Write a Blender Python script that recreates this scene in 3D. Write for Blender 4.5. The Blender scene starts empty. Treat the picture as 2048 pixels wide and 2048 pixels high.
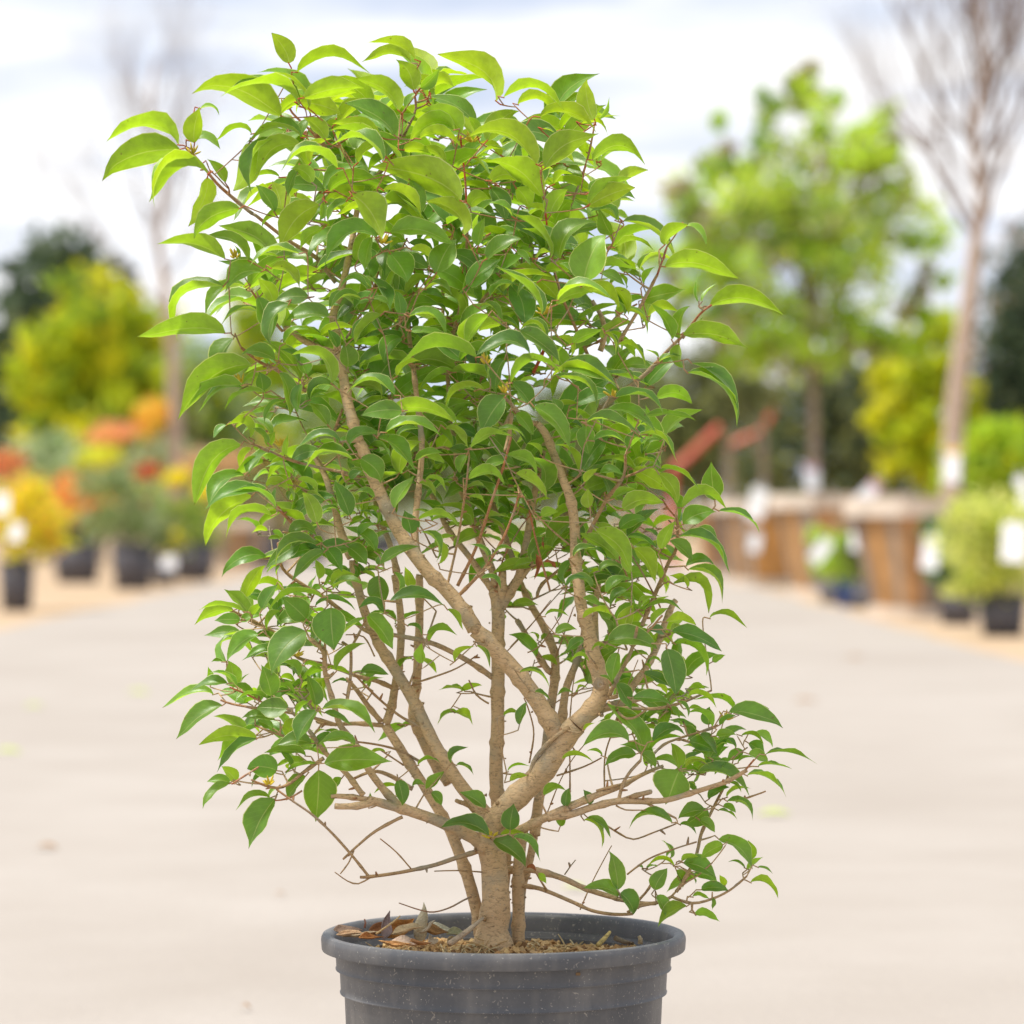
import bpy, math, random
import numpy as np
from mathutils import Vector, Matrix, noise
R = random.Random(7)
NR = np.random.RandomState(11)
scene = bpy.context.scene
COL = scene.collection
rad = math.radians

# ------------------------------------------------------------------ camera, sky, sun, exposure
FPX, CX, HOR, CAMZ, D0 = 7066.0, 1024.0, 1037.0, 0.856, 4.07   # focal length in px of a 2048 frame, horizon row, eye height, distance of the pot
cam = bpy.data.cameras.new('camera'); camo = bpy.data.objects.new('camera', cam); COL.objects.link(camo)
cam.sensor_width = 36.0; cam.lens = FPX / 2048 * 36.0
cam.clip_start = 0.05; cam.clip_end = 2000
cam.shift_y = (HOR - 1024) / 2048.0
camo.location = (0, 0, CAMZ); camo.rotation_euler = (rad(90), 0, 0)
cam.dof.use_dof = True; cam.dof.focus_distance = D0 - 0.05
cam.dof.aperture_fstop = 5.0; cam.dof.aperture_blades = 0
scene.camera = camo

SUN_DIR = Vector((-0.42, -0.10, 0.9)).normalized()
w = bpy.data.worlds.new("World"); scene.world = w; w.use_nodes = True
nt = w.node_tree; nt.nodes.clear()
def N(t, typ, **k):
    n = t.nodes.new(typ)
    for a, b in k.items():
        setattr(n, a, b)
    return n
L = nt.links.new
out = N(nt, 'ShaderNodeOutputWorld')
sky = N(nt, 'ShaderNodeTexSky', sky_type='NISHITA', sun_disc=False)
sky.sun_elevation = math.asin(SUN_DIR.z); sky.sun_rotation = math.atan2(SUN_DIR.x, SUN_DIR.y)
bg1 = N(nt, 'ShaderNodeBackground'); bg1.inputs['Strength'].default_value = 0.10
L(sky.outputs[0], bg1.inputs['Color'])
tc = N(nt, 'ShaderNodeTexCoord')
mp = N(nt, 'ShaderNodeMapping'); mp.inputs['Scale'].default_value = (4.0, 4.0, 26.0); mp.inputs['Location'].default_value = (0.35, 0.0, 0.1)
L(tc.outputs['Generated'], mp.inputs['Vector'])
nz = N(nt, 'ShaderNodeTexNoise'); nz.inputs['Scale'].default_value = 1.6; nz.inputs['Detail'].default_value = 6.0; nz.inputs['Roughness'].default_value = 0.55
L(mp.outputs[0], nz.inputs['Vector'])
cr = N(nt, 'ShaderNodeValToRGB')
cr.color_ramp.elements[0].position = 0.22; cr.color_ramp.elements[0].color = (0, 0, 0, 1)
cr.color_ramp.elements[1].position = 0.40; cr.color_ramp.elements[1].color = (1, 1, 1, 1)
L(nz.outputs['Fac'], cr.inputs['Fac'])
cc = N(nt, 'ShaderNodeValToRGB')       # cloud tone: pale blue grey bellies to white
cc.color_ramp.elements[0].position = 0.41; cc.color_ramp.elements[0].color = (0.53, 0.60, 0.74, 1)
cc.color_ramp.elements[1].position = 0.60; cc.color_ramp.elements[1].color = (0.92, 0.922, 0.935, 1)
L(nz.outputs['Fac'], cc.inputs['Fac'])
bg2 = N(nt, 'ShaderNodeBackground'); bg2.inputs['Strength'].default_value = 1.0
L(cc.outputs['Color'], bg2.inputs['Color'])
mx = N(nt, 'ShaderNodeMixShader')
L(cr.outputs['Color'], mx.inputs['Fac']); L(bg1.outputs[0], mx.inputs[1]); L(bg2.outputs[0], mx.inputs[2])
L(mx.outputs[0], out.inputs['Surface'])

sl = bpy.data.lights.new('sun', 'SUN'); sl.energy = 4.0; sl.angle = rad(5); sl.color = (1.0, 0.95, 0.87)
so = bpy.data.objects.new('sun', sl); COL.objects.link(so)
so.rotation_euler = (-SUN_DIR).to_track_quat('-Z', 'Y').to_euler(); so.location = (0, 0, 20)
scene.view_settings.view_transform = 'Standard'; scene.view_settings.look = 'None'
scene.view_settings.exposure = 0.36; scene.view_settings.gamma = 1.0
scene.view_settings.use_curve_mapping = False
scene.render.engine = 'CYCLES'
scene.cycles.use_denoising = True
scene.cycles.max_bounces = 10; scene.cycles.transmission_bounces = 8; scene.cycles.diffuse_bounces = 6
scene.cycles.sample_clamp_indirect = 8

# ------------------------------------------------------------------ helpers
def P(px, py, zc=0.0, Y=None):
    """photo pixel (2048 frame) at distance Y (or zc cm in front of the pot axis) -> world point"""
    y = D0 - zc / 100.0 if Y is None else Y
    return Vector(((px - CX) / FPX * y, y, CAMZ + (HOR - py) / FPX * y))
def G(px, py):
    """photo pixel of a spot on the ground -> world point on z=0"""
    y = CAMZ * FPX / (py - HOR)
    return Vector(((px - CX) / FPX * y, y, 0.0))
def link(name, me, mats=None, parent=None, smooth=False):
    if mats:
        for m in (mats if isinstance(mats, (list, tuple)) else [mats]):
            me.materials.append(m)
    if smooth:
        me.polygons.foreach_set('use_smooth', [True] * len(me.polygons))
    o = bpy.data.objects.new(name, me); COL.objects.link(o)
    if parent is not None: o.parent = parent
    return o
def mesh(name, v, f):
    me = bpy.data.meshes.new(name); me.from_pydata(v, [], f); me.update(); return me
def empty(name, label, cat, loc=(0, 0, 0), group=None):
    o = bpy.data.objects.new(name, None); COL.objects.link(o); o.location = loc; o.empty_display_size = .1
    return tag(o, label, cat, group)
def tag(o, label, cat, group=None):
    o['label'] = label; o['category'] = cat
    if group: o['group'] = group
    return o
def setcol(me, cols, name='tint'):
    a = me.color_attributes.new(name, 'FLOAT_COLOR', 'POINT')
    c = np.ones((len(me.vertices), 4), np.float32); c[:, :3] = np.asarray(cols, np.float32)
    a.data.foreach_set('color', c.ravel())

class MB:
    def __init__(s): s.v = []; s.f = []; s.c = []
    def add(s, v, f, c=None):
        o = len(s.v); s.v += [tuple(x) for x in v]; s.f += [tuple(i + o for i in q) for q in f]
        if c is not None:
            s.c += (list(c) if hasattr(c[0], '__len__') else [c] * len(v))
    def box(s, lo, hi, M=None, c=None):
        x0, y0, z0 = lo; x1, y1, z1 = hi
        v = [Vector(p) for p in ((x0,y0,z0),(x1,y0,z0),(x1,y1,z0),(x0,y1,z0),(x0,y0,z1),(x1,y0,z1),(x1,y1,z1),(x0,y1,z1))]
        if M is not None: v = [M @ p for p in v]
        s.add(v, [(3,2,1,0),(4,5,6,7),(0,1,5,4),(1,2,6,5),(2,3,7,6),(3,0,4,7)], c)
    def build(s, name, mats, parent=None, smooth=False):
        me = mesh(name, s.v, s.f)
        if s.c: setcol(me, s.c)
        return link(name, me, mats, parent, smooth)

def smooth_path(pts, rads, step):
    """Catmull-Rom through pts"""
    n = len(pts); op = []; orr = []
    for i in range(n - 1):
        p0 = pts[max(i - 1, 0)]; p1 = pts[i]; p2 = pts[i + 1]; p3 = pts[min(i + 2, n - 1)]
        k = max(1, int((p2 - p1).length / step))
        for j in range(k):
            t = j / k; t2 = t * t; t3 = t2 * t
            op.append(0.5 * ((2 * p1) + (p2 - p0) * t + (2 * p0 - 5 * p1 + 4 * p2 - p3) * t2 + (3 * p1 - p0 - 3 * p2 + p3) * t3))
            orr.append(rads[i] + (rads[i + 1] - rads[i]) * t)
    op.append(pts[-1]); orr.append(rads[-1])
    return op, orr
def tube(mb, pts, rads, sides=6, col=None, rough=0.0, cap=True):
    n = len(pts); base = len(mb.v); prev = None
    cs = [(math.cos(2 * math.pi * k / sides), math.sin(2 * math.pi * k / sides)) for k in range(sides)]
    v = []; cl = []
    for i in range(n):
        d = (pts[min(i + 1, n - 1)] - pts[max(i - 1, 0)])
        d = d.normalized() if d.length > 1e-9 else Vector((0, 0, 1))
        if prev is None:
            a = Vector((1, 0, 0)) if abs(d.x) < .8 else Vector((0, 1, 0)); u = d.cross(a).normalized()
        else:
            u = (prev - d * prev.dot(d)); u = u.normalized() if u.length > 1e-6 else d.orthogonal().normalized()
        prev = u; q = d.cross(u)
        for c, s_ in cs:
            dv = u * c + q * s_; r = rads[i]
            if rough:
                pp = pts[i] + dv * r
                r *= 1 + rough * (noise.noise(pp * 55) + .5 * noise.noise(pp * 160))
            v.append(pts[i] + dv * r)
            if col is not None: cl.append(col[i] if hasattr(col[0], '__len__') else col)
    f = []
    for i in range(n - 1):
        for k in range(sides):
            a = i * sides + k; b = i * sides + (k + 1) % sides
            f.append((a, b, b + sides, a + sides))
    if cap:
        f.append(tuple(range(sides - 1, -1, -1))); f.append(tuple((n - 1) * sides + k for k in range(sides)))
    mb.add(v, f, cl if col is not None else None)

# ------------------------------------------------------------------ materials
def newmat(name):
    m = bpy.data.materials.new(name); m.use_nodes = True; t = m.node_tree; t.nodes.clear()
    o = N(t, 'ShaderNodeOutputMaterial'); return m, t, o
def simple(name, col, rough=.7, var=.15, scale=8., bump=0., spec=.3, tint=False, bscale=None, detail=6):
    m, t, o = newmat(name); l = t.links.new
    b = N(t, 'ShaderNodeBsdfPrincipled'); b.inputs['Roughness'].default_value = rough
    b.inputs['Specular IOR Level'].default_value = spec
    tcn = N(t, 'ShaderNodeTexCoord'); nn = N(t, 'ShaderNodeTexNoise'); nn.inputs['Scale'].default_value = scale; nn.inputs['Detail'].default_value = detail
    l(tcn.outputs['Object'], nn.inputs['Vector'])
    mr = N(t, 'ShaderNodeMapRange'); mr.inputs['From Min'].default_value = .3; mr.inputs['From Max'].default_value = .7
    mr.inputs['To Min'].default_value = 1 - var; mr.inputs['To Max'].default_value = 1 + var
    l(nn.outputs['Fac'], mr.inputs['Value'])
    vm = N(t, 'ShaderNodeVectorMath', operation='SCALE')
    if tint:
        at = N(t, 'ShaderNodeAttribute', attribute_name='tint'); l(at.outputs['Color'], vm.inputs[0])
    else:
        vm.inputs[0].default_value = col
    l(mr.outputs[0], vm.inputs['Scale']); l(vm.outputs[0], b.inputs['Base Color'])
    if bump:
        n2 = N(t, 'ShaderNodeTexNoise'); n2.inputs['Scale'].default_value = bscale or scale * 6; n2.inputs['Detail'].default_value = 5
        l(tcn.outputs['Object'], n2.inputs['Vector'])
        bp = N(t, 'ShaderNodeBump'); bp.inputs['Strength'].default_value = bump; bp.inputs['Distance'].default_value = .01
        l(n2.outputs['Fac'], bp.inputs['Height']); l(bp.outputs[0], b.inputs['Normal'])
    l(b.outputs[0], o.inputs['Surface'])
    return m

# hero leaf: glossy green above, yellower matt green below, pale margin and midrib, light passes through
def leaf_material():
    m, t, o = newmat('leaf'); l = t.links.new
    at = N(t, 'ShaderNodeAttribute', attribute_name='tint')      # rgb of the upper face of this leaf
    au = N(t, 'ShaderNodeAttribute', attribute_name='under')     # rgb of its underside
    uv = N(t, 'ShaderNodeUVMap', uv_map='UVMap')
    sx = N(t, 'ShaderNodeSeparateXYZ'); l(uv.outputs[0], sx.inputs[0])
    geo = N(t, 'ShaderNodeNewGeometry')
    c = N(t, 'ShaderNodeMix', data_type='RGBA'); l(geo.outputs['Backfacing'], c.inputs['Factor']); l(at.outputs['Color'], c.inputs['A']); l(au.outputs['Color'], c.inputs['B'])
    # mottling
    tcn = N(t, 'ShaderNodeTexCoord'); nn = N(t, 'ShaderNodeTexNoise'); nn.inputs['Scale'].default_value = 55; nn.inputs['Detail'].default_value = 7; nn.inputs['Roughness'].default_value = .6
    l(tcn.outputs['Object'], nn.inputs['Vector'])
    mr = N(t, 'ShaderNodeMapRange'); mr.inputs['From Min'].default_value = .3; mr.inputs['From Max'].default_value = .7; mr.inputs['To Min'].default_value = .70; mr.inputs['To Max'].default_value = 1.28
    l(nn.outputs['Fac'], mr.inputs['Value'])
    vs = N(t, 'ShaderNodeVectorMath', operation='SCALE'); l(c.outputs['Result'], vs.inputs[0]); l(mr.outputs[0], vs.inputs['Scale'])
    # |v|
    ab = N(t, 'ShaderNodeMath', operation='ABSOLUTE'); 
    sb = N(t, 'ShaderNodeMath', operation='SUBTRACT'); sb.inputs[1].default_value = .5; l(sx.outputs['Y'], sb.inputs[0]); l(sb.outputs[0], ab.inputs[0])
    edge = N(t, 'ShaderNodeMapRange', interpolation_type='SMOOTHSTEP'); edge.inputs['From Min'].default_value = .468; edge.inputs['From Max'].default_value = .49
    l(ab.outputs[0], edge.inputs['Value'])
    mid = N(t, 'ShaderNodeMapRange', interpolation_type='SMOOTHSTEP'); mid.inputs['From Min'].default_value = .03; mid.inputs['From Max'].default_value = .004
    l(ab.outputs[0], mid.inputs['Value'])
    md2 = N(t, 'ShaderNodeMath', operation='MULTIPLY'); md2.inputs[1].default_value = .42; l(mid.outputs[0], md2.inputs[0])
    # side veins: fine, slanted towards the tip
    va = N(t, 'ShaderNodeMath', operation='MULTIPLY'); va.inputs[1].default_value = -.55; l(ab.outputs[0], va.inputs[0])
    vb = N(t, 'ShaderNodeMath', operation='ADD'); l(va.outputs[0], vb.inputs[0]); l(sx.outputs['X'], vb.inputs[1])
    vc = N(t, 'ShaderNodeMath', operation='MULTIPLY'); vc.inputs[1].default_value = 2 * math.pi * 9; l(vb.outputs[0], vc.inputs[0])
    vd = N(t, 'ShaderNodeMath', operation='COSINE'); l(vc.outputs[0], vd.inputs[0])
    ve = N(t, 'ShaderNodeMapRange'); ve.inputs['From Min'].default_value = .9; ve.inputs['From Max'].default_value = 1.; ve.inputs['To Max'].default_value = .07
    l(vd.outputs[0], ve.inputs['Value'])
    mxx = N(t, 'ShaderNodeMath', operation='MAXIMUM'); l(edge.outputs[0], mxx.inputs[0]); l(md2.outputs[0], mxx.inputs[1])
    mx2 = N(t, 'ShaderNodeMath', operation='MAXIMUM'); l(mxx.outputs[0], mx2.inputs[0]); l(ve.outputs[0], mx2.inputs[1])
    c2 = N(t, 'ShaderNodeMix', data_type='RGBA'); l(mx2.outputs[0], c2.inputs['Factor']); l(vs.outputs[0], c2.inputs['A']); c2.inputs['B'].default_value = (.56, .58, .24, 1)
    # small rusty specks
    sp = N(t, 'ShaderNodeTexNoise'); sp.inputs['Scale'].default_value = 130; sp.inputs['Detail'].default_value = 2; l(tcn.outputs['Object'], sp.inputs['Vector'])
    sr = N(t, 'ShaderNodeMapRange'); sr.inputs['From Min'].default_value = .725; sr.inputs['From Max'].default_value = .75; sr.inputs['To Max'].default_value = .8; l(sp.outputs['Fac'], sr.inputs['Value'])
    c3 = N(t, 'ShaderNodeMix', data_type='RGBA'); tp = N(t, 'ShaderNodeMapRange'); tp.inputs['From Min'].default_value = .955; tp.inputs['From Max'].default_value = .985; tp.inputs['To Max'].default_value = .85; l(sx.outputs['X'], tp.inputs['Value'])
    sm = N(t, 'ShaderNodeMath', operation='MAXIMUM'); l(sr.outputs[0], sm.inputs[0]); l(tp.outputs[0], sm.inputs[1]); l(sm.outputs[0], c3.inputs['Factor']); l(c2.outputs['Result'], c3.inputs['A']); c3.inputs['B'].default_value = (.10, .045, .02, 1)
    b = N(t, 'ShaderNodeBsdfPrincipled'); l(c3.outputs['Result'], b.inputs['Base Color'])
    ro = N(t, 'ShaderNodeMapRange'); ro.inputs['To Min'].default_value = .36; ro.inputs['To Max'].default_value = .55; l(geo.outputs['Backfacing'], ro.inputs['Value'])
    ro2 = N(t, 'ShaderNodeMath', operation='MULTIPLY_ADD'); ro2.inputs[1].default_value = .25; l(nn.outputs['Fac'], ro2.inputs[0]); 
    ro3 = N(t, 'ShaderNodeMath', operation='SUBTRACT'); ro3.inputs[1].default_value = .08; l(ro.outputs[0], ro3.inputs[0]); l(ro3.outputs[0], ro2.inputs[2])
    l(ro2.outputs[0], b.inputs['Roughness']); b.inputs['Specular IOR Level'].default_value = .7; b.inputs['Sheen Weight'].default_value = .32; b.inputs['Sheen Roughness'].default_value = .4; b.inputs['Sheen Tint'].default_value = (.9, 1, .75, 1)
    bp = N(t, 'ShaderNodeBump'); bp.inputs['Strength'].default_value = .35; bp.inputs['Distance'].default_value = .0012
    hs = N(t, 'ShaderNodeMath', operation='SUBTRACT'); l(nn.outputs['Fac'], hs.inputs[0]); l(mx2.outputs[0], hs.inputs[1])
    l(hs.outputs[0], bp.inputs['Height']); l(bp.outputs[0], b.inputs['Normal'])
    tr = N(t, 'ShaderNodeBsdfTranslucent')
    tcol = N(t, 'ShaderNodeMix', data_type='RGBA', blend_type='MIX'); tcol.inputs['Factor'].default_value = .5
    l(au.outputs['Color'], tcol.inputs['A']); l(c3.outputs['Result'], tcol.inputs['B'])
    ts = N(t, 'ShaderNodeVectorMath', operation='MULTIPLY'); l(tcol.outputs['Result'], ts.inputs[0]); ts.inputs[1].default_value = (1.75, 1.85, .75)
    l(ts.outputs[0], tr.inputs['Color'])
    ms = N(t, 'ShaderNodeMixShader'); ms.inputs['Fac'].default_value = .41
    l(b.outputs[0], ms.inputs[1]); l(tr.outputs[0], ms.inputs[2]); l(ms.outputs[0], o.inputs['Surface'])
    return m
M_leaf = leaf_material()

def bark_material():
    m, t, o = newmat('bark'); l = t.links.new
    at = N(t, 'ShaderNodeAttribute', attribute_name='tint')
    tcn = N(t, 'ShaderNodeTexCoord')
    mp = N(t, 'ShaderNodeMapping'); mp.inputs['Scale'].default_value = (1, 1, 2.4); l(tcn.outputs['Object'], mp.inputs['Vector'])
    n1 = N(t, 'ShaderNodeTexNoise'); n1.inputs['Scale'].default_value = 130; n1.inputs['Detail'].default_value = 6; n1.inputs['Roughness'].default_value = .7; n1.inputs['Distortion'].default_value = 1.2
    l(mp.outputs[0], n1.inputs['Vector'])
    n2 = N(t, 'ShaderNodeTexNoise'); n2.inputs['Scale'].default_value = 24; n2.inputs['Detail'].default_value = 5; l(tcn.outputs['Object'], n2.inputs['Vector'])
    mr = N(t, 'ShaderNodeMapRange'); mr.inputs['From Min'].default_value = .33; mr.inputs['From Max'].default_value = .50; mr.inputs['To Min'].default_value = .50; mr.inputs['To Max'].default_value = 1.12
    l(n1.outputs['Fac'], mr.inputs['Value'])
    vs = N(t, 'ShaderNodeVectorMath', operation='SCALE'); l(at.outputs['Color'], vs.inputs[0]); l(mr.outputs[0], vs.inputs['Scale'])
    gr = N(t, 'ShaderNodeMapRange'); gr.inputs['From Min'].default_value = .52; gr.inputs['From Max'].default_value = .68; gr.inputs['To Max'].default_value = .75; l(n2.outputs['Fac'], gr.inputs['Value'])
    c = N(t, 'ShaderNodeMix', data_type='RGBA'); l(gr.outputs[0], c.inputs['Factor']); l(vs.outputs[0], c.inputs['A']); c.inputs['B'].default_value = (.36, .33, .25, 1)
    # pale lenticels
    vo = N(t, 'ShaderNodeTexVoronoi'); vo.inputs['Scale'].default_value = 150; l(tcn.outputs['Object'], vo.inputs['Vector'])
    vr = N(t, 'ShaderNodeMapRange'); vr.inputs['From Min'].default_value = .2; vr.inputs['From Max'].default_value = .1; vr.inputs['To Max'].default_value = .55; l(vo.outputs['Distance'], vr.inputs['Value'])
    c2 = N(t, 'ShaderNodeMix', data_type='RGBA'); l(vr.outputs[0], c2.inputs['Factor']); l(c.outputs['Result'], c2.inputs['A']); c2.inputs['B'].default_value = (.55, .45, .32, 1)
    b = N(t, 'ShaderNodeBsdfPrincipled'); b.inputs['Roughness'].default_value = .82; b.inputs['Specular IOR Level'].default_value = .2
    l(c2.outputs['Result'], b.inputs['Base Color'])
    ad = N(t, 'ShaderNodeMath', operation='MULTIPLY_ADD'); ad.inputs[1].default_value = .5; l(vr.outputs[0], ad.inputs[0]); l(n1.outputs['Fac'], ad.inputs[2])
    bp = N(t, 'ShaderNodeBump'); bp.inputs['Strength'].default_value = .8; bp.inputs['Distance'].default_value = .003; l(ad.outputs[0], bp.inputs['Height']); l(bp.outputs[0], b.inputs['Normal'])
    l(b.outputs[0], o.inputs['Surface']); return m
M_bark = bark_material()
# ------------------------------------------------------------------ the setting: ground, concrete roadway
def ground_material(name, c1, c2, c3, sc, bump):
    m, t, o = newmat(name); l = t.links.new
    tcn = N(t, 'ShaderNodeTexCoord')
    n1 = N(t, 'ShaderNodeTexNoise'); n1.inputs['Scale'].default_value = sc; n1.inputs['Detail'].default_value = 8; n1.inputs['Roughness'].default_value = .6
    n2 = N(t, 'ShaderNodeTexNoise'); n2.inputs['Scale'].default_value = sc * .22; n2.inputs['Detail'].default_value = 3
    n3 = N(t, 'ShaderNodeTexNoise'); n3.inputs['Scale'].default_value = sc * 30; n3.inputs['Detail'].default_value = 3
    for n in (n1, n2, n3): l(tcn.outputs['Object'], n.inputs['Vector'])
    r1 = N(t, 'ShaderNodeMapRange'); r1.inputs['From Min'].default_value = .35; r1.inputs['From Max'].default_value = .7; l(n1.outputs['Fac'], r1.inputs['Value'])
    a = N(t, 'ShaderNodeMix', data_type='RGBA'); l(r1.outputs[0], a.inputs['Factor']); a.inputs['A'].default_value = (*c1, 1); a.inputs['B'].default_value = (*c2, 1)
    r2 = N(t, 'ShaderNodeMapRange'); r2.inputs['From Min'].default_value = .5; r2.inputs['From Max'].default_value = .75; r2.inputs['To Max'].default_value = .7; l(n2.outputs['Fac'], r2.inputs['Value'])
    b_ = N(t, 'ShaderNodeMix', data_type='RGBA'); l(r2.outputs[0], b_.inputs['Factor']); l(a.outputs['Result'], b_.inputs['A']); b_.inputs['B'].default_value = (*c3, 1)
    b = N(t, 'ShaderNodeBsdfPrincipled'); b.inputs['Roughness'].default_value = .9; b.inputs['Specular IOR Level'].default_value = .15
    l(b_.outputs['Result'], b.inputs['Base Color'])
    bp = N(t, 'ShaderNodeBump'); bp.inputs['Strength'].default_value = bump; bp.inputs['Distance'].default_value = .01; l(n3.outputs['Fac'], bp.inputs['Height']); l(bp.outputs[0], b.inputs['Normal'])
    l(b.outputs[0], o.inputs['Surface']); return m
M_conc = ground_material('pale_concrete', (.350, .310, .272), (.395, .356, .318), (.305, .264, .226), 1.2, .4)
M_dirt = ground_material('bare_dirt', (.42, .30, .19), (.50, .38, .26), (.36, .25, .15), 2.2, .6)

def sheet(name, x0, x1, y0, y1, z, mat, jag=0.0, nx=2, ny=2):
    v = []; f = []
    for j in range(ny):
        for i in range(nx):
            x = x0 + (x1 - x0) * i / (nx - 1); y = y0 + (y1 - y0) * j / (ny - 1)
            if jag and i in (0, nx - 1):
                x += jag * (noise.noise(Vector((y * .35, i, 3))) + .5 * noise.noise(Vector((y * 1.3, i, 9))))
            v.append((x, y, z))
    for j in range(ny - 1):
        for i in range(nx - 1):
            a = j * nx + i; f.append((a, a + 1, a + nx + 1, a + nx))
    o = link(name, mesh(name, v, f), mat); o['kind'] = 'structure'; return o
sheet('ground', -600, 600, -40, 1200, 0.0, M_dirt)
sheet('concrete_roadway', -3.92, 3.02, -20, 118, 0.004, M_conc, jag=.12, nx=2, ny=260)

# ------------------------------------------------------------------ background vegetation
def foliage_material(name, transl=.4):
    m, t, o = newmat(name); l = t.links.new
    at = N(t, 'ShaderNodeAttribute', attribute_name='tint')
    b = N(t, 'ShaderNodeBsdfPrincipled'); b.inputs['Roughness'].default_value = .55; b.inputs['Specular IOR Level'].default_value = .3
    l(at.outputs['Color'], b.inputs['Base Color'])
    tr = N(t, 'ShaderNodeBsdfTranslucent')
    ts = N(t, 'ShaderNodeVectorMath', operation='SCALE'); ts.inputs['Scale'].default_value = 1.5; l(at.outputs['Color'], ts.inputs[0]); l(ts.outputs[0], tr.inputs['Color'])
    ms = N(t, 'ShaderNodeMixShader'); ms.inputs['Fac'].default_value = transl
    l(b.outputs[0], ms.inputs[1]); l(tr.outputs[0], ms.inputs[2]); l(ms.outputs[0], o.inputs['Surface']); return m
M_fol = foliage_material('background_foliage')
M_wood = simple('grey_bark', (.30, .23, .17), .85, .3, 14, .6)
M_wood2 = simple('pale_pink_brown_bark', (.46, .35, .27), .85, .25, 14, .5)
M_twig = simple('bare_twig', (.22, .15, .11), .85, .25, 14, .3)

def foliage(name, blobs, n, size, cols, parent, seed=0, shell=.55, bright=1.45, clump=False):
    """n leaf-sized kites spread through ellipsoid blobs [(centre, radii, weight)], each with a colour drawn from cols [(rgb, weight)]"""
    rs = np.random.RandomState(seed)
    ws = np.array([b[2] for b in blobs], float); ws /= ws.sum()
    which = rs.choice(len(blobs), n, p=ws)
    C = np.array([b[0][:] for b in blobs])[which]; Rr = np.array([b[1] for b in blobs])[which]
    d = rs.normal(size=(n, 3)); d /= np.linalg.norm(d, axis=1)[:, None]
    r = shell + (1 - shell) * rs.rand(n) ** .8
    r *= 1 + .16 * np.sin(d[:, 0] * 5 + which) * np.cos(d[:, 2] * 6 + seed) 
    # clumping
    k = max(6, n // 40); cd = rs.normal(size=(k, 3)); cd /= np.linalg.norm(cd, axis=1)[:, None]
    idx = rs.randint(0, k, n); d = d * .55 + cd[idx] * .45; d /= np.linalg.norm(d, axis=1)[:, None]
    p = C + d * r[:, None] * Rr
    if clump:                                                        # leaf clusters with gaps between them
        k = max(10, n // 55); idx = rs.randint(0, k, n); kb = rs.choice(len(blobs), k, p=ws); kd = rs.normal(size=(k, 3)); kd /= np.linalg.norm(kd, axis=1)[:, None]
        CC = np.array([b[0][:] for b in blobs])[kb]; RR_ = np.array([b[1] for b in blobs])[kb]
        kc = CC + kd * RR_ * (rs.rand(k, 1) ** .45); p = kc[idx] + rs.normal(size=(n, 3)) * RR_[idx].mean(1)[:, None] * .095
    a = rs.normal(size=(n, 3)); a /= np.linalg.norm(a, axis=1)[:, None]
    b = rs.normal(size=(n, 3)); b -= a * (a * b).sum(1)[:, None]; b /= np.linalg.norm(b, axis=1)[:, None]
    s = size * (.6 + .8 * rs.rand(n))[:, None]
    v = np.stack([p - a * s, p + b * s * .45, p + a * s, p - b * s * .45], 1).reshape(-1, 3)
    me = bpy.data.meshes.new(name); me.vertices.add(4 * n); me.vertices.foreach_set('co', v.ravel())
    me.loops.add(4 * n); me.loops.foreach_set('vertex_index', np.arange(4 * n)); me.polygons.add(n)
    me.polygons.foreach_set('loop_start', np.arange(0, 4 * n, 4)); me.polygons.foreach_set('loop_total', np.full(n, 4)); me.update()
    cw = np.array([c[1] for c in cols], float); cw /= cw.sum()
    ci = rs.choice(len(cols), k, p=cw)[idx]                        # a clump shares its colour
    sw = rs.rand(n) < .25; ci[sw] = rs.choice(len(cols), n, p=cw)[sw]
    cc_ = np.array([c[0] for c in cols])[ci] * (bright * (.75 + .5 * rs.rand(n)))[:, None]
    setcol(me, np.repeat(np.clip(cc_, 0, .78), 4, 0))
    return link(name, me, M_fol, parent)

def limbs(mb, p, d, length, r, depth, spread, rs, sides=5, up=.25):
    n = 5; pts = [p]; q = p.copy(); dd = d.normalized()
    for i in range(n):
        dd = (dd + Vector((rs.uniform(-1, 1), rs.uniform(-1, 1), rs.uniform(-.5, 1))) * .17 + Vector((0, 0, up * .15))).normalized()
        q = q + dd * length / n; pts.append(q.copy())
    rr = [r * (1 - .55 * i / n) for i in range(n + 1)]
    tube(mb, pts, rr, sides, cap=False)
    if depth <= 0: return
    for k in range(rs.choice((3, 4, 4)) if depth > 1 else 4):
        i = rs.randint(2, n); a = rs.uniform(0, 2 * math.pi)
        side = dd.orthogonal().normalized(); side.rotate(Matrix.Rotation(a, 3, dd))
        nd = (dd + side * spread * rs.uniform(.6, 1.2)).normalized()
        limbs(mb, pts[i], nd, length * rs.uniform(.6, .8), rr[i] * .62, depth - 1, spread, rs, max(3, sides - 1), up)
def trunk(root, pts, rads, mat, sides=9):
    mb = MB(); pp, rr = smooth_path(pts, rads, .12); tube(mb, pp, rr, sides); return mb.build('trunk', mat, root, True)

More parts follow.
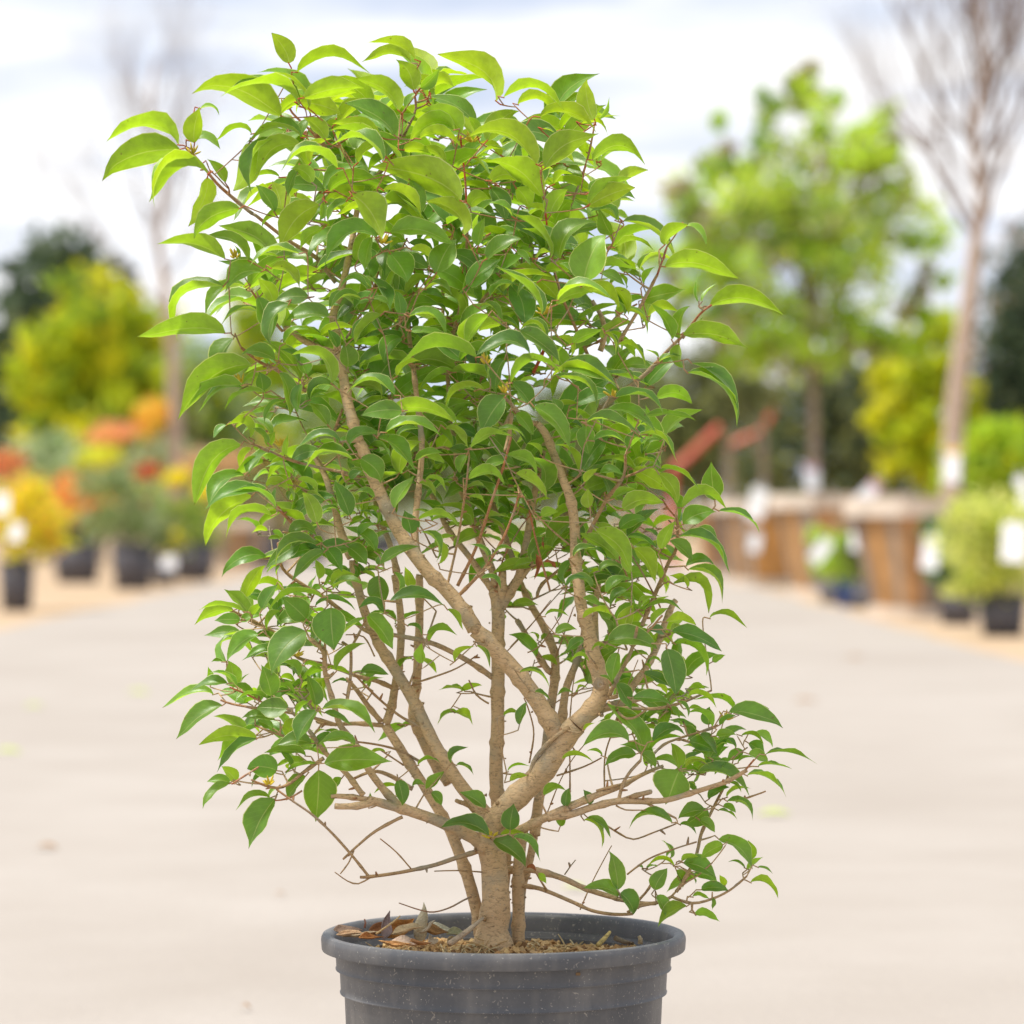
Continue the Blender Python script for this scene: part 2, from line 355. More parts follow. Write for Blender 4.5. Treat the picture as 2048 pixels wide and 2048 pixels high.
# colours
GOLD = [((.38, .38, .010), 3), ((.28, .34, .012), 3), ((.17, .25, .02), 2), ((.42, .40, .015), 1)]
DARK = [((.035, .055, .03), 4), ((.06, .085, .04), 3), ((.10, .12, .06), 1)]
OLIVE = [((.10, .11, .035), 4), ((.15, .16, .05), 3), ((.07, .085, .035), 3)]
LIME = [((.28, .40, .03), 4), ((.38, .48, .05), 3), ((.16, .25, .05), 2), ((.30, .33, .12), 2)]
SAGE = [((.22, .29, .13), 3), ((.17, .23, .09), 3), ((.32, .34, .22), 2)]
ORANGE = [((.62, .26, .07), 4), ((.62, .14, .07), 3), ((.56, .40, .06), 3), ((.22, .26, .05), 2)]
YEL = [((.60, .46, .02), 4), ((.46, .44, .03), 3), ((.58, .26, .06), 2), ((.2, .25, .03), 2)]
VARIE = [((.42, .44, .08), 4), ((.52, .52, .18), 3), ((.24, .30, .05), 3)]
BROWN = [((.22, .15, .09), 3), ((.28, .20, .13), 3), ((.16, .12, .06), 2)]

def shrub_tree(name, label, cat, base, blobs, n, size, cols, trunk_r, trunk_top, mat=None, seed=1, group=None, shell=.4, clump=False):
    root = empty(name, label, cat, base, group)
    b = Vector(base)
    loc = [((Vector(c) - b), r, w_) for c, r, w_ in blobs]
    tt = Vector(trunk_top) - b
    trunk(root, [Vector((0, 0, -.02)), tt * .5 + Vector((.02, 0, 0)), tt], [trunk_r, trunk_r * .85, trunk_r * .6], mat or M_wood)
    rs = random.Random(seed); mb = MB()
    for c, r, w_ in loc[:6]:
        st = tt * .7; dv = c - st
        pts = [st, st + dv * .5 + Vector((0, 0, .05)), c]
        tube(mb, *smooth_path(pts, [trunk_r * .5, trunk_r * .35, trunk_r * .12], max(.05, dv.length / 6)), 5)
    mb.build('limbs', mat or M_wood, root, True)
    foliage('crown', loc, n, size, cols, root, seed, shell, clump=clump)
    return root
def blob(px, py, Y, rx, ry, rz=None, wgt=1.):
    k = Y / FPX
    return (P(px, py, Y=Y), (rx * k, (rz or rx) * k, ry * k), wgt)
def base_at(px, Y): return Vector(((px - CX) / FPX * Y, Y, 0))

# far planting that closes the view behind the roadway, tree by tree
def far_tree(px, Y, top, rx, cols, label, name='broad_tree', cat='tree', seed=0, n=1500, size=None, low=1030, group='trees closing the view behind the roadway', clump=False):
    cy = (top + low) / 2; ry = (low - top) / 2; k = Y / FPX
    bl = [blob(px, cy, Y, rx, ry, wgt=2), blob(px - rx * .45, cy + ry * .3, Y, rx * .7, ry * .7), blob(px + rx * .45, cy + ry * .2, Y, rx * .7, ry * .75), blob(px + rx * .1, cy - ry * .4, Y, rx * .6, ry * .6)]
    return shrub_tree(name, label, cat, base_at(px, Y), bl, n, size or Y * .0021, cols, .12, P(px, cy, Y=Y), seed=seed, group=group, shell=.3, clump=clump)
GF = 'trees closing the view behind the roadway'
far_tree(110, 104, 462, 200, DARK, 'large dark evergreen tree at the left edge, sky glinting through its crown', seed=1, n=2600, size=.42)
far_tree(190, 112, 500, 75, BROWN + DARK, 'brownish evergreen top behind the golden tree on the left', seed=2, n=900, size=.2)
far_tree(195, 88, 540, 170, GOLD, 'golden yellow green tree at left, in front of the dark evergreen', 'golden_tree', seed=3, n=6500, size=.17, low=940, clump=True)
far_tree(500, 96, 470, 110, GOLD[:3] + LIME[:1], 'yellow green tree rising directly behind the left side of the potted shrub', 'golden_tree', seed=4, n=3400, size=.17, clump=True)
far_tree(650, 110, 690, 120, SAGE + GOLD[1:3], 'low sage and yellow tree behind the shrub, left of its trunk', seed=5, n=1600)
far_tree(800, 118, 800, 110, OLIVE + SAGE, 'grey olive tree far behind the middle of the shrub', seed=6, n=1400)
far_tree(960, 122, 780, 120, SAGE + LIME[2:3], 'soft sage green tree straight behind the shrub at the roadway end', seed=7, n=1500)
far_tree(1110, 116, 760, 110, LIME[2:3] + OLIVE, 'mid green tree behind the right half of the shrub', seed=8, n=1500)
far_tree(1270, 100, 720, 130, OLIVE + GOLD[2:3], 'yellow olive tree just right of the shrub, behind the red frame', seed=9, n=2300)
far_tree(1420, 92, 670, 160, OLIVE, 'dark olive tree behind the two slim far trunks', seed=10, n=2800)
far_tree(1650, 88, 690, 190, DARK + OLIVE, 'dark shrubby tree behind the lime green tree trunk', seed=11, n=3000)
far_tree(1990, 74, 830, 110, GOLD[1:] + LIME[:1], 'low yellow green tree at the right edge behind the bare tree', 'golden_tree', seed=12, n=2200)
far_tree(2050, 80, 440, 125, DARK, 'tall dark green tree cut by the right edge of the picture', seed=13, n=3600)
far_tree(1862, 78, 615, 110, GOLD[:1] + GOLD[3:] + GOLD[1:2], 'bright golden conifer left of the pale bare trunk', 'golden_conifer', 'conifer', seed=14, n=5200, size=.15, low=1000, clump=True)
far_tree(2030, 95, 400, 90, BROWN, 'brown twiggy tree showing above the dark tree at right', seed=15, n=700)
far_tree(400, 94, 680, 110, GOLD[1:] + SAGE, 'yellow sage tree low between the two golden trees at left', seed=19, n=2600)
far_tree(300, 90, 760, 100, OLIVE + GOLD[2:3], 'dull green tree at the foot of the golden tree, left of the bare trunk', seed=20, n=2000)
far_tree(1760, 95, 700, 90, LIME[2:3] + OLIVE, 'mid green tree between the lime tree and the golden conifer', seed=26, n=2200)
far_tree(90, 70, 860, 130, SAGE, 'grey green shrub behind the orange shrub row at left', 'sage_shrub', 'shrub', seed=16, n=2200, size=.11, low=1075)
far_tree(330, 74, 870, 120, SAGE + BROWN[:1], 'grey green shrub behind the bare tree trunk at left', 'sage_shrub', 'shrub', seed=17, n=2200, size=.11, low=1075)
far_tree(520, 80, 880, 110, OLIVE + ORANGE[2:3], 'rusty olive shrub half hidden by the left side of the plant', 'olive_shrub', 'shrub', seed=18, n=1500, low=1085)

# low hedge far off, closing the foot of the view
rs_ = np.random.RandomState(5)
hb = [(Vector((x, 132 + rs_.rand() * 3, .9 + .5 * rs_.rand())), (1.6, 1.2, 1.3 + .5 * rs_.rand()), 1.) for x in np.arange(-75, 75, 1.5)]
hd = foliage('far_hedge', hb, 26000, .17, SAGE + OLIVE, None, 77, .3); hd['kind'] = 'stuff'; hd['label'] = 'far off low hedge closing the end of the roadway'
# small grey shed, mostly hidden by the potted shrub
sh = empty('shed', 'pale grey shed with a pitched roof glimpsed through the leaves of the shrub', 'shed', base_at(790, 128))
M_shedw = simple('shed_wall', (.62, .64, .68), .7, .08, 3); M_shedr = simple('shed_roof', (.34, .36, .40), .5, .08, 3)
mb = MB(); mb.box((-1.6, 0, 0), (1.6, 3, 4.4)); mb.build('wall', M_shedw, sh)
mb = MB(); mb.add([(-1.9, -.3, 4.4), (1.9, -.3, 4.4), (0, -.3, 5.7), (-1.9, 3.3, 4.4), (1.9, 3.3, 4.4), (0, 3.3, 5.7)], [(0, 1, 2), (5, 4, 3), (0, 2, 5, 3), (1, 4, 5, 2), (0, 3, 4, 1)]); mb.build('roof', M_shedr, sh)
mb = MB(); mb.box((-.5, -.04, 0), (.5, -.004, 2.1)); mb.build('door', M_shedr, sh)

# lime tree on the right, airy crown
lt = shrub_tree('leafy_tree', 'lime green leafy tree with slim grey trunk, standing among the wooden boxes at right', 'tree', base_at(1627, 41),
    [blob(1590, 420, 41, 220, 220, wgt=3.2), blob(1430, 460, 41, 140, 170, wgt=2.0), blob(1750, 480, 41, 150, 200, wgt=2.0), blob(1590, 640, 41, 230, 110, wgt=2.2), blob(1400, 590, 41, 90, 120, wgt=.9), blob(1740, 690, 41, 120, 70, wgt=.8),
     blob(1600, 210, 41, 110, 100, wgt=1.1), blob(1450, 300, 41, 100, 70, wgt=.7), blob(1740, 300, 41, 100, 90, wgt=.7), blob(1840, 560, 41, 70, 130, wgt=.6), blob(1780, 700, 41, 80, 70, wgt=.4), blob(1380, 400, 41, 60, 90, wgt=.5), blob(1530, 700, 41, 120, 60, wgt=.7)],
    12500, .075, LIME + [((.27, .22, .15), 2.2)], .07, P(1620, 560, Y=41), seed=21, shell=.15, clump=True)
# brownish haze of twigs round the lime tree
rs = random.Random(4); mb = MB()
for k in range(9):
    st = P(1618, 640 - 15 * k, Y=41); d = Vector((rs.uniform(-1, 1), rs.uniform(-.5, .5), rs.uniform(.5, 1.2)))
    limbs(mb, st, d, .95, .018, 2, .6, rs)
o = mb.build('twigs', M_twig, None, True); o.parent = lt; o.matrix_parent_inverse = Matrix.Translation(-lt.location); o['kind'] = 'stuff'

def bare_tree(label, Y, stem, leader, r0, n_limb, length, spread, seed, mat, depth=3, rr0=.035, lean=0):
    root = empty('bare_tree', label, 'tree', base_at(stem[0][0], Y)); b = root.location
    pts = [P(x, y, Y=Y) - b for x, y in stem + leader]; pts[0].z = 0; ns = len(stem); n = len(pts)
    rr = [r0 * (1 - .38 * i / (ns - 1)) for i in range(ns)] + [r0 * .5 * (1 - .8 * (i + 1) / (len(leader) + 1)) for i in range(len(leader))]
    trunk(root, pts, rr, mat)
    rs = random.Random(seed); mb = MB()
    sp, _ = smooth_path(pts[ns - 2:], rr[ns - 2:], .1)
    for k in range(n_limb):
        u = (k + rs.random()) / n_limb; st = sp[int((.12 + .85 * u) * (len(sp) - 1))]
        a = (1 if k % 2 else -1) * rs.uniform(.45, 1.1)
        d = Vector((a * spread * (1 - .35 * u) + lean, rs.uniform(-.6, .6), 1))
        limbs(mb, st, d, length * (1.15 - .55 * u) * rs.uniform(.75, 1.15), rr0 * (1.2 - .7 * u), depth, .55, rs)
    mb.build('limbs', M_twig, root, True)
    return root
bare_tree('pale trunked bare tree with a vase of leafless twigs, right of the lime tree', 34, [(1895, 1010), (1908, 860), (1925, 700), (1940, 590), (1950, 500)], [(1962, 400), (1950, 270), (1968, 120), (1955, -60), (1965, -200)], .11, 27, 1.25, .62, 6, M_wood2, 4, .028)
bare_tree('faint leafless tree with pinkish trunk left of the potted shrub', 62, [(352, 1060), (350, 850), (345, 700), (332, 590)], [(318, 480), (325, 350), (300, 220), (310, 120)], .15, 12, 1.8, .8, 8, M_wood2, 4, .030)
def slim_tree(px, Y, top, r, label, cols, crown, seed):
    shrub_tree('slim_tree', label, 'tree', base_at(px, Y), crown, 500, .07, cols, r, P(px + 4, top, Y=Y), seed=seed, shell=.2)
slim_tree(1522, 47, 830, .055, 'slim grey trunked young tree left of the lime tree', OLIVE, [blob(1520, 790, 47, 60, 40), blob(1470, 770, 47, 50, 35)], 31)
slim_tree(1457, 52, 860, .035, 'thin stemmed sapling between the red frame and the slim grey trunk', OLIVE, [blob(1450, 800, 52, 45, 40)], 32)

# ------------------------------------------------------------------ pots, shrubs, boxes and tags either side of the road
M_bpot = simple('dark_pot_plastic', (.085, .08, .09), .55, .25, 10, .1)
M_gpot = simple('grey_pot_plastic', (.13, .13, .15), .5, .2, 10, .1)
M_blpot = simple('blue_pot_plastic', (.04, .09, .30), .45, .2, 10, .1)
M_soil = simple('dark_soil', (.05, .035, .022), .95, .3, 30, .5)
def lathe(prof, seg=48):
    v = []; f = []
    for r, z in prof:
        for k in range(seg):
            a = 2 * math.pi * k / seg; v.append((r * math.cos(a), r * math.sin(a), z))
    for i in range(len(prof) - 1):
        for k in range(seg):
            a = i * seg + k; b = i * seg + (k + 1) % seg; f.append((a, b, b + seg, a + seg))
    return v, f
def bg_pot(label, px, py, wpx, hpx, mat, group):
    g = G(px, py); k = g.y / FPX; r = wpx * k / 2 * 1.12; h = hpx * k * 1.12
    root = empty('nursery_pot', label, 'pot', g, group)
    v, f = lathe([(0.001, 0.004), (r * .82, .004), (r * .97, h - .05), (r * .93, h - .05), (r * .93, h - .06)], 24)
    link('body', mesh('body', v, f), mat, root, True)
    v, f = lathe([(r * .96, h - .055), (r, h - .05), (r, h), (r * .93, h), (r * .92, h - .055)], 24)
    link('rim', mesh('rim', v, f), mat, root, True)
    v, f = lathe([(.001, h - .045), (r * .92, h - .06)], 24); link('soil', mesh('soil', v, f), M_soil, root)
    return root, g, r, h
GP = 'dark nursery pots along the left road edge'
def potted(plabel, slabel, px, py, wpx, hpx, blobs, cols, n, seed, mat=None, group=GP, size=.045, sname='potted_shrub'):
    root, g, r, h = bg_pot(plabel, px, py, wpx, hpx, mat or M_bpot, group)
    Y = g.y
    bl = [blob(a, b, Y + (dy if len(q) else 0), rx * 1.3, ry * 1.22, wgt=w_) for a, b, rx, ry, w_, *q in blobs for dy in [q[0] if q else 0]]
    base = Vector((g.x, g.y, h - .06))
    rt = empty(sname, slabel, 'shrub', base, 'shrubs standing in the nursery pots')
    rs = random.Random(seed); mb = MB()
    for k in range(5):
        tgt = bl[k % len(bl)][0] - base + Vector((rs.uniform(-.1, .1), rs.uniform(-.1, .1), 0))
        tube(mb, [Vector((rs.uniform(-.03, .03), 0, 0)), tgt * .5 + Vector((0, 0, .03)), tgt], [.012, .009, .004], 5)
    mb.build('stems', M_twig, rt, True)
    ext = []
    for c, r_, w_ in bl:                                             # uneven outline: side shoots round each mass
        for _ in range(4): ext.append((c - base + Vector((rs.uniform(-1, 1) * r_[0], rs.uniform(-.6, .6) * r_[1], rs.uniform(-.5, 1) * r_[2])) * .8, tuple(q * rs.uniform(.3, .55) for q in r_), w_ * .22))
    foliage('foliage', [(c - base, r_, w_) for c, r_, w_ in bl] + ext, n, size, cols, rt, seed, .15)
potted('dark pot nearest the camera on the left, at the picture edge', 'yellow orange shrub in the nearest dark pot at the left edge', 33, 1222, 64, 92, [(20, 1030, 85, 60, 3), (60, 1085, 60, 45, 1.5)], YEL, 1500, 41)
potted('wide black pot below the coral orange shrub', 'coral orange shrub with green lower leaves, second pot from the left edge', 155, 1166, 84, 70, [(125, 1010, 75, 45, 3), (165, 985, 45, 35, 1.5)], ORANGE, 1300, 42)
potted('black pot half hidden between the first two pots', 'low dark green bush under the coral shrub', 140, 1158, 60, 50, [(145, 1078, 40, 30, 2)], [((.05, .12, .04), 2), ((.09, .16, .04), 1)], 600, 43)
potted('tall dark pot under the grey green bush', 'large grey green bush beside the coral shrub', 266, 1179, 78, 84, [(255, 1015, 80, 70, 4), (290, 1060, 50, 40, 1)], SAGE + LIME[2:3] + OLIVE[:1], 2000, 44)
potted('small black pot right of the tall dark pot', 'little rusty yellow shrub between the two big pots', 328, 1170, 46, 50, [(325, 1080, 35, 40, 1)], OLIVE + YEL[:1], 500, 45)
potted('broad grey black pot, last clear one before the plant on the left', 'green and yellow bush in the broad grey black pot', 388, 1162, 76, 66, [(385, 1060, 60, 50, 3)], [((.09, .16, .03), 3), ((.20, .26, .03), 3), ((.32, .32, .03), 1)], 1300, 46)
potted('distant dark pot beside the leaning boards', 'dusty brown shrub behind the leaning boards', 535, 1138, 80, 60, [(540, 1040, 75, 50, 2)], BROWN + OLIVE[:1], 900, 47)
potted('distant dark pot seen between leaves left of the trunk', 'dark green shrub seen through the lower left leaves', 625, 1128, 60, 46, [(630, 1050, 60, 45, 2)], OLIVE, 900, 48)
potted('distant dark pot seen behind the middle branches', 'grey shrub at the far left end of the roadway', 760, 1112, 60, 40, [(770, 1050, 80, 40, 2)], SAGE, 900, 49)
potted('small distant pot at the far right end of the roadway', 'low reddish shrub at the far right end of the roadway', 1290, 1115, 60, 45, [(1290, 1060, 55, 45, 2)], BROWN + ORANGE[1:2], 900, 50, group=None)
# coloured shrubs standing behind the row
def low_shrub(px, Y, py, rx, ry, cols, label, seed, n=700, size=.07):
    shrub_tree('flowering_shrub', label, 'shrub', base_at(px, Y), [blob(px, py, Y, rx, ry, wgt=2), blob(px - rx * .7, py + ry * .3, Y, rx * .6, ry * .6, wgt=.5), blob(px + rx * .75, py - ry * .2, Y, rx * .5, ry * .6, wgt=.4), blob(px, (py + 1060) / 2, Y, rx * .6, ry * .8, wgt=.4)], n, size, cols, .03, P(px, py, Y=Y), seed=seed, shell=.1, group='coloured shrubs behind the pot row')
RED = [((.50, .03, .02), 4), ((.3, .05, .03), 1)]
low_shrub(290, 54, 943, 24, 17, RED, 'deep red flowering shrub behind the grey green bush', 51, 320, .05)
low_shrub(195, 56, 915, 42, 25, [((.50, .46, .03), 3), ((.35, .4, .04), 2)], 'lemon yellow shrub above the coral shrub', 52, 500, .06)
low_shrub(225, 60, 866, 48, 26, [((.62, .24, .14), 3), ((.5, .3, .1), 2)], 'salmon pink shrub below the golden tree', 53, 520, .06)
low_shrub(305, 62, 835, 36, 45, [((.60, .40, .06), 3), ((.55, .3, .06), 2)], 'amber yellow upright shrub left of the bare trunk', 54, 700, .06)
low_shrub(357, 52, 955, 24, 20, [((.62, .48, .01), 3), ((.5, .42, .02), 1)], 'bright yellow shrub right of the deep red one', 55, 350, .05)
low_shrub(415, 54, 978, 24, 20, [((.60, .47, .01), 3), ((.5, .38, .02), 1)], 'small bright yellow shrub close to the plant leaves', 56, 330, .05)
low_shrub(430, 60, 925, 70, 34, [((.40, .26, .14), 3), ((.34, .25, .12), 2)], 'orange brown shrub left of the plant, behind the yellow ones', 57, 900, .06)
low_shrub(10, 58, 925, 42, 34, ORANGE[:2] + BROWN[:1], 'rusty red shrub at the left edge behind the yellow orange one', 58, 500, .06)
low_shrub(150, 60, 935, 60, 34, SAGE, 'silver grey shrub behind the coral shrub', 59, 800, .06)

for i, (px, Y, py, rx, ry, cols, lab) in enumerate((
    (250, 66, 985, 70, 48, SAGE + YEL[1:2], 'sage shrub with yellow tips behind the pots, left of the bare trunk'),
    (60, 64, 985, 70, 50, YEL[1:] + SAGE[:1], 'olive yellow shrub far left, behind the nearest pots'),
    (120, 63, 1040, 60, 36, OLIVE + ORANGE[:1], 'brown green shrub low between the first two pots'),
    (345, 68, 1020, 60, 45, OLIVE + SAGE[:1], 'grey olive shrub behind the broad grey black pot'),
    (470, 72, 1000, 70, 60, SAGE + OLIVE, 'muted green shrub behind the wooden box on the left'),
    (205, 70, 1050, 60, 35, OLIVE + BROWN[:1], 'dull green shrub between the coral shrub and the grey green bush'))):
    low_shrub(px, Y, py, rx, ry, cols, lab, 80 + i, 1700, .075)
# wooden tree boxes on the right
M_box = simple('box_board', (.34, .17, .07), .8, .35, 3.0, .3, tint=True)
M_cap = simple('box_cap_board', (.62, .52, .42), .8, .2, 4, .3)
def tree_box(label, px, py, size, h, rot, seed):
    g = G(px, py); g.x += size * .42; g.y += size * .5
    root = empty('tree_box', label, 'planter box', g, 'tapered wooden tree boxes beside the road'); root.rotation_euler = (0, 0, rad(rot))
    rs = random.Random(seed); nb = 6; bot = size * .33; top = size * .475
    for side in range(4):
        Mr = Matrix.Rotation(math.pi / 2 * side, 4, 'Z')
        for k in range(nb):
            a0 = -1 + 2 * k / nb + .012; a1 = -1 + 2 * (k + 1) / nb - .012; th = .022; pr = rs.uniform(0, .006)
            v = []
            for z, half in ((.03, bot), (h - .10, top)):
                for a in (a0, a1):
                    v.append(Mr @ Vector((a * half, -half - pr, z))); v.append(Mr @ Vector((a * half, -half - pr + th, z)))
            f = [(0, 2, 6, 4), (3, 1, 5, 7), (0, 4, 5, 1), (2, 3, 7, 6), (4, 6, 7, 5), (0, 1, 3, 2)]
            c = rs.choice([(.42, .23, .10), (.30, .21, .14), (.50, .33, .19), (.27, .20, .15), (.52, .27, .09), (.36, .27, .19)])
            me = mesh('plank', v, f); setcol(me, [c] * 8); link('plank', me, M_box, root)
        m2 = MB(); m2.box((-top - .03, -top - .045, h - .16), (top + .006, -top - .012, h), Mr); m2.build('cap_board', M_cap, root)
        m2 = MB(); m2.box((-bot - .03, -bot - .04, .0), (bot + .006, -bot - .01, .10), Mr); m2.build('foot_board', M_cap, root)
    m2 = MB(); m2.box((-top * .93, -top * .93, h - .14), (top * .93, top * .93, h - .07)); o = m2.build('soil', M_soil, root)
tree_box('nearest tapered wooden box, orange brown boards, left of the variegated bush', 1765, 1238, 1.0, 1.03, 24, 1)
tree_box('second wooden box, behind the blue pot and the small green plant', 1600, 1196, 1.15, 1.12, 20, 2)
tree_box('third wooden box, partly behind the leaves of the potted shrub', 1478, 1174, 1.1, 1.1, 17, 3)
tree_box('fourth wooden box, far down the right road edge', 1405, 1150, 1.1, 1.1, 3, 4)
tree_box('wooden box on the left side of the road beside the distant pots', 440, 1146, .7, .85, -12, 5)
GR = 'pots beside the wooden boxes on the right'
potted('dark pot leaning beside the nearest wooden box', 'dark green shrub in the shadow of the variegated bush', 1915, 1249, 70, 72, [(1890, 1130, 32, 70, 2), (1870, 1075, 20, 40, 1)], [((.06, .13, .05), 2), ((.12, .2, .08), 1)], 700, 61, group=GR)
potted('dark pot under the variegated bush at the right edge', 'rounded yellow variegated bush at the right edge', 2005, 1272, 86, 74, [(1985, 1080, 95, 90, 4), (2000, 1160, 75, 50, 1.5)], VARIE, 4200, 62, group=GR, size=.035)
potted('pale grey pot left of the blue one', 'light green plant left of the blue pot', 1662, 1206, 44, 44, [(1665, 1110, 40, 45, 2)], LIME, 700, 63, M_gpot, GR)
potted('small blue pot in front of the second wooden box', 'bright lime plant in the small blue pot', 1690, 1214, 30, 52, [(1690, 1120, 34, 48, 2)], LIME, 700, 64, M_blpot, GR)
potted('grey pot right of the blue one, against the nearest wooden box', 'green plant right of the blue pot', 1722, 1216, 38, 46, [(1712, 1125, 26, 40, 2)], LIME[2:3] + OLIVE[:1] + LIME[:1], 500, 65, M_gpot, GR)

M_tag = simple('white_card', (.86, .86, .88), .5, .04, 3); M_tagp = simple('printed_band', (.62, .30, .36), .5, .05, 3); M_tago = simple('yellow_band', (.75, .48, .05), .5, .05, 3)
def card(label, px, py, Y, wpx, hpx, rot, band=None):
    k = Y / FPX; p = P(px, py, Y=Y)
    root = empty('plant_tag', label, 'tag', p, 'white plant tags'); root.rotation_euler = (rad(-16), rad(rot), rad(0))
    W, H = wpx * k / 1.75, hpx * k / 1.8
    m = MB(); m.box((-W, -.0015, -H), (W, .0015, H)); m.build('card', M_tag, root)
    if band: m = MB(); m.box((-W * .98, -.0045, H * .62), (W * .98, -.0025, H * .97)); m.build('band', band, root)
    m = MB(); tube(m, [Vector((0, 0, H * .9)), Vector((.01, 0, H * 1.2)), Vector((.0, .02, H * 1.5))], [.004] * 3, 5); m.build('tie', M_tag, root)
card('large white tag on the variegated bush at the right edge', 2028, 1085, 25.2, 42, 72, 6)
card('white tag hanging by the nearest wooden box, left of the variegated bush', 1861, 1105, 27.6, 30, 64, 8)
card('white tag with pinkish end tilted above the second wooden box', 1732, 990, 33.5, 24, 66, 45, M_tagp)
card('tilted white tag in front of the second wooden box', 1641, 1102, 33.6, 24, 48, 38)
card('white tag on the slim trunk at the rim of the third wooden box', 1514, 1008, 44, 28, 60, 14)
card('white tag tied low on the lime tree trunk', 1624, 955, 40.6, 24, 48, 0, M_tagp)
card('white and yellow tag tied on the pale bare trunk', 1904, 930, 33.4, 26, 66, 4, M_tago)
card('white tag at the right edge above the variegated bush', 2046, 985, 28.5, 20, 60, -10)
card('small white tag in the third wooden box shade', 1510, 1085, 41.5, 20, 36, 12)
card('round white tag on the yellow orange shrub, upper one', 4, 1008, 30.9, 24, 40, 0)
card('white tag low on the yellow orange shrub', 32, 1065, 30.8, 22, 34, 10)
card('pale tag on the broad grey black pot', 338, 1126, 44.5, 24, 24, 0)
card('pale green tag among the lime plants by the blue pot', 1712, 1080, 32.4, 18, 40, 6)

# red frame beyond the roadway on the right
M_red = simple('red_paint', (.48, .09, .05), .5, .12, 6)
rf = empty('steel_frame', 'red painted steel frame with two slanted arms, right behind the potted shrub', 'frame', base_at(1346, 58))
def bar(parent, pts, r, mat, name, b):
    m = MB(); pp = [P(x, y, Y=Y_) - b for x, y, Y_ in pts]; tube(m, pp, [r] * len(pp), 4); return m.build(name, mat, parent)
b_ = rf.location.copy()
m = MB(); tube(m, [Vector((0, 0, 0)), P(1346, 935, Y=58) - b_], [.06] * 2, 4); m.build('post', M_red, rf)
bar(rf, [(1345, 938, 58), (1372, 918, 58), (1440, 852, 58)], .068, M_red, 'arm', b_)
bar(rf, [(1452, 893, 58), (1522, 862, 58), (1548, 818, 58)], .052, M_red, 'arm', b_)
m = MB(); tube(m, [P(1450, 1037 + CAMZ * FPX / 58, Y=58) - b_, P(1452, 893, Y=58) - b_], [.03] * 2, 6); m.build('post', M_wood, rf)
rb = empty('road_sign', 'faint pink panel seen through the leaves right of the middle branches', 'sign', base_at(1280, 70))
m = MB(); m.box((-.14, 0, 2.1), (.14, .02, 2.5)); m.build('panel', simple('pink_panel', (.62, .33, .33), .6, .08, 3), rb)
m = MB(); m.box((-.02, .022, 0), (.02, .06, 2.5)); m.build('post', M_wood, rb)

# fallen leaves on the concrete
M_fall1 = simple('fallen_leaf_green', (.40, .46, .12), .7, .15, 9); M_fall2 = simple('fallen_leaf_brown', (.30, .19, .11), .8, .2, 9)
for px, py, s, mt, lab in ((15, 1510, .055, M_fall1, 'yellow green fallen leaf at the left edge of the roadway'), (275, 1390, .06, M_fall1, 'yellow green fallen leaf left of the shrub, far back on the concrete'),
        (68, 1418, .045, M_fall1, 'small green leaf lying near the left roadway edge'), (92, 1704, .035, M_fall2, 'brown scrap lying on the concrete at lower left'),
        (1612, 1408, .06, M_fall2, 'brown fallen leaf right of the shrub on the concrete'), (1548, 1636, .05, M_fall1, 'pale green leaf on the concrete right of the lower branches'),
        (1147, 1786, .03, M_fall1, 'pale green leaf on the concrete just above the pot rim'), (1710, 1320, .06, M_fall2, 'tan scrap by the right road edge'),
        (490, 2028, .012, M_fall2, 'small brown scrap at the bottom left of the pot'), (560, 1800, .014, M_fall2, 'tan scrap on the concrete left of the pot rim')):
    g = G(px, py); m = MB(); v = []; n = 10
    a = R.uniform(-.4, .4); ca, sa = math.cos(a), math.sin(a)
    for side in (1, -1):
        for i in range(n + 1):
            t = i / n; x = (t - .5) * 2 * s; y = side * s * .42 * math.sin(math.pi * t) ** .8; v.append((x * ca - y * sa, x * sa + y * ca, .004 + .012 * abs(y) / s + .01 * t * (1 - t) + (.02 * s / .1 if side > 0 else 0) * math.sin(math.pi * t)))
    f = [(i, i + 1, n + 2 + i, n + 1 + i) for i in range(n)]
    m.add(v, f); o = m.build('fallen_leaf', mt); o.location = (g.x, g.y, .005); tag(o, lab, 'leaf', 'fallen leaves on the concrete')
# ------------------------------------------------------------------ the potted shrub: traced stems and leaves (tile letter = corner of a 700 px square of the photo enlarged to 1932)
TILE = {'A': (150, 0), 'B': (800, 50), 'C': (250, 550), 'D': (850, 650), 'E': (300, 1150), 'F': (950, 1200)}
TS = 700 / 1932.0
def T(t, x, y): return TILE[t][0] + x * TS, TILE[t][1] + y * TS
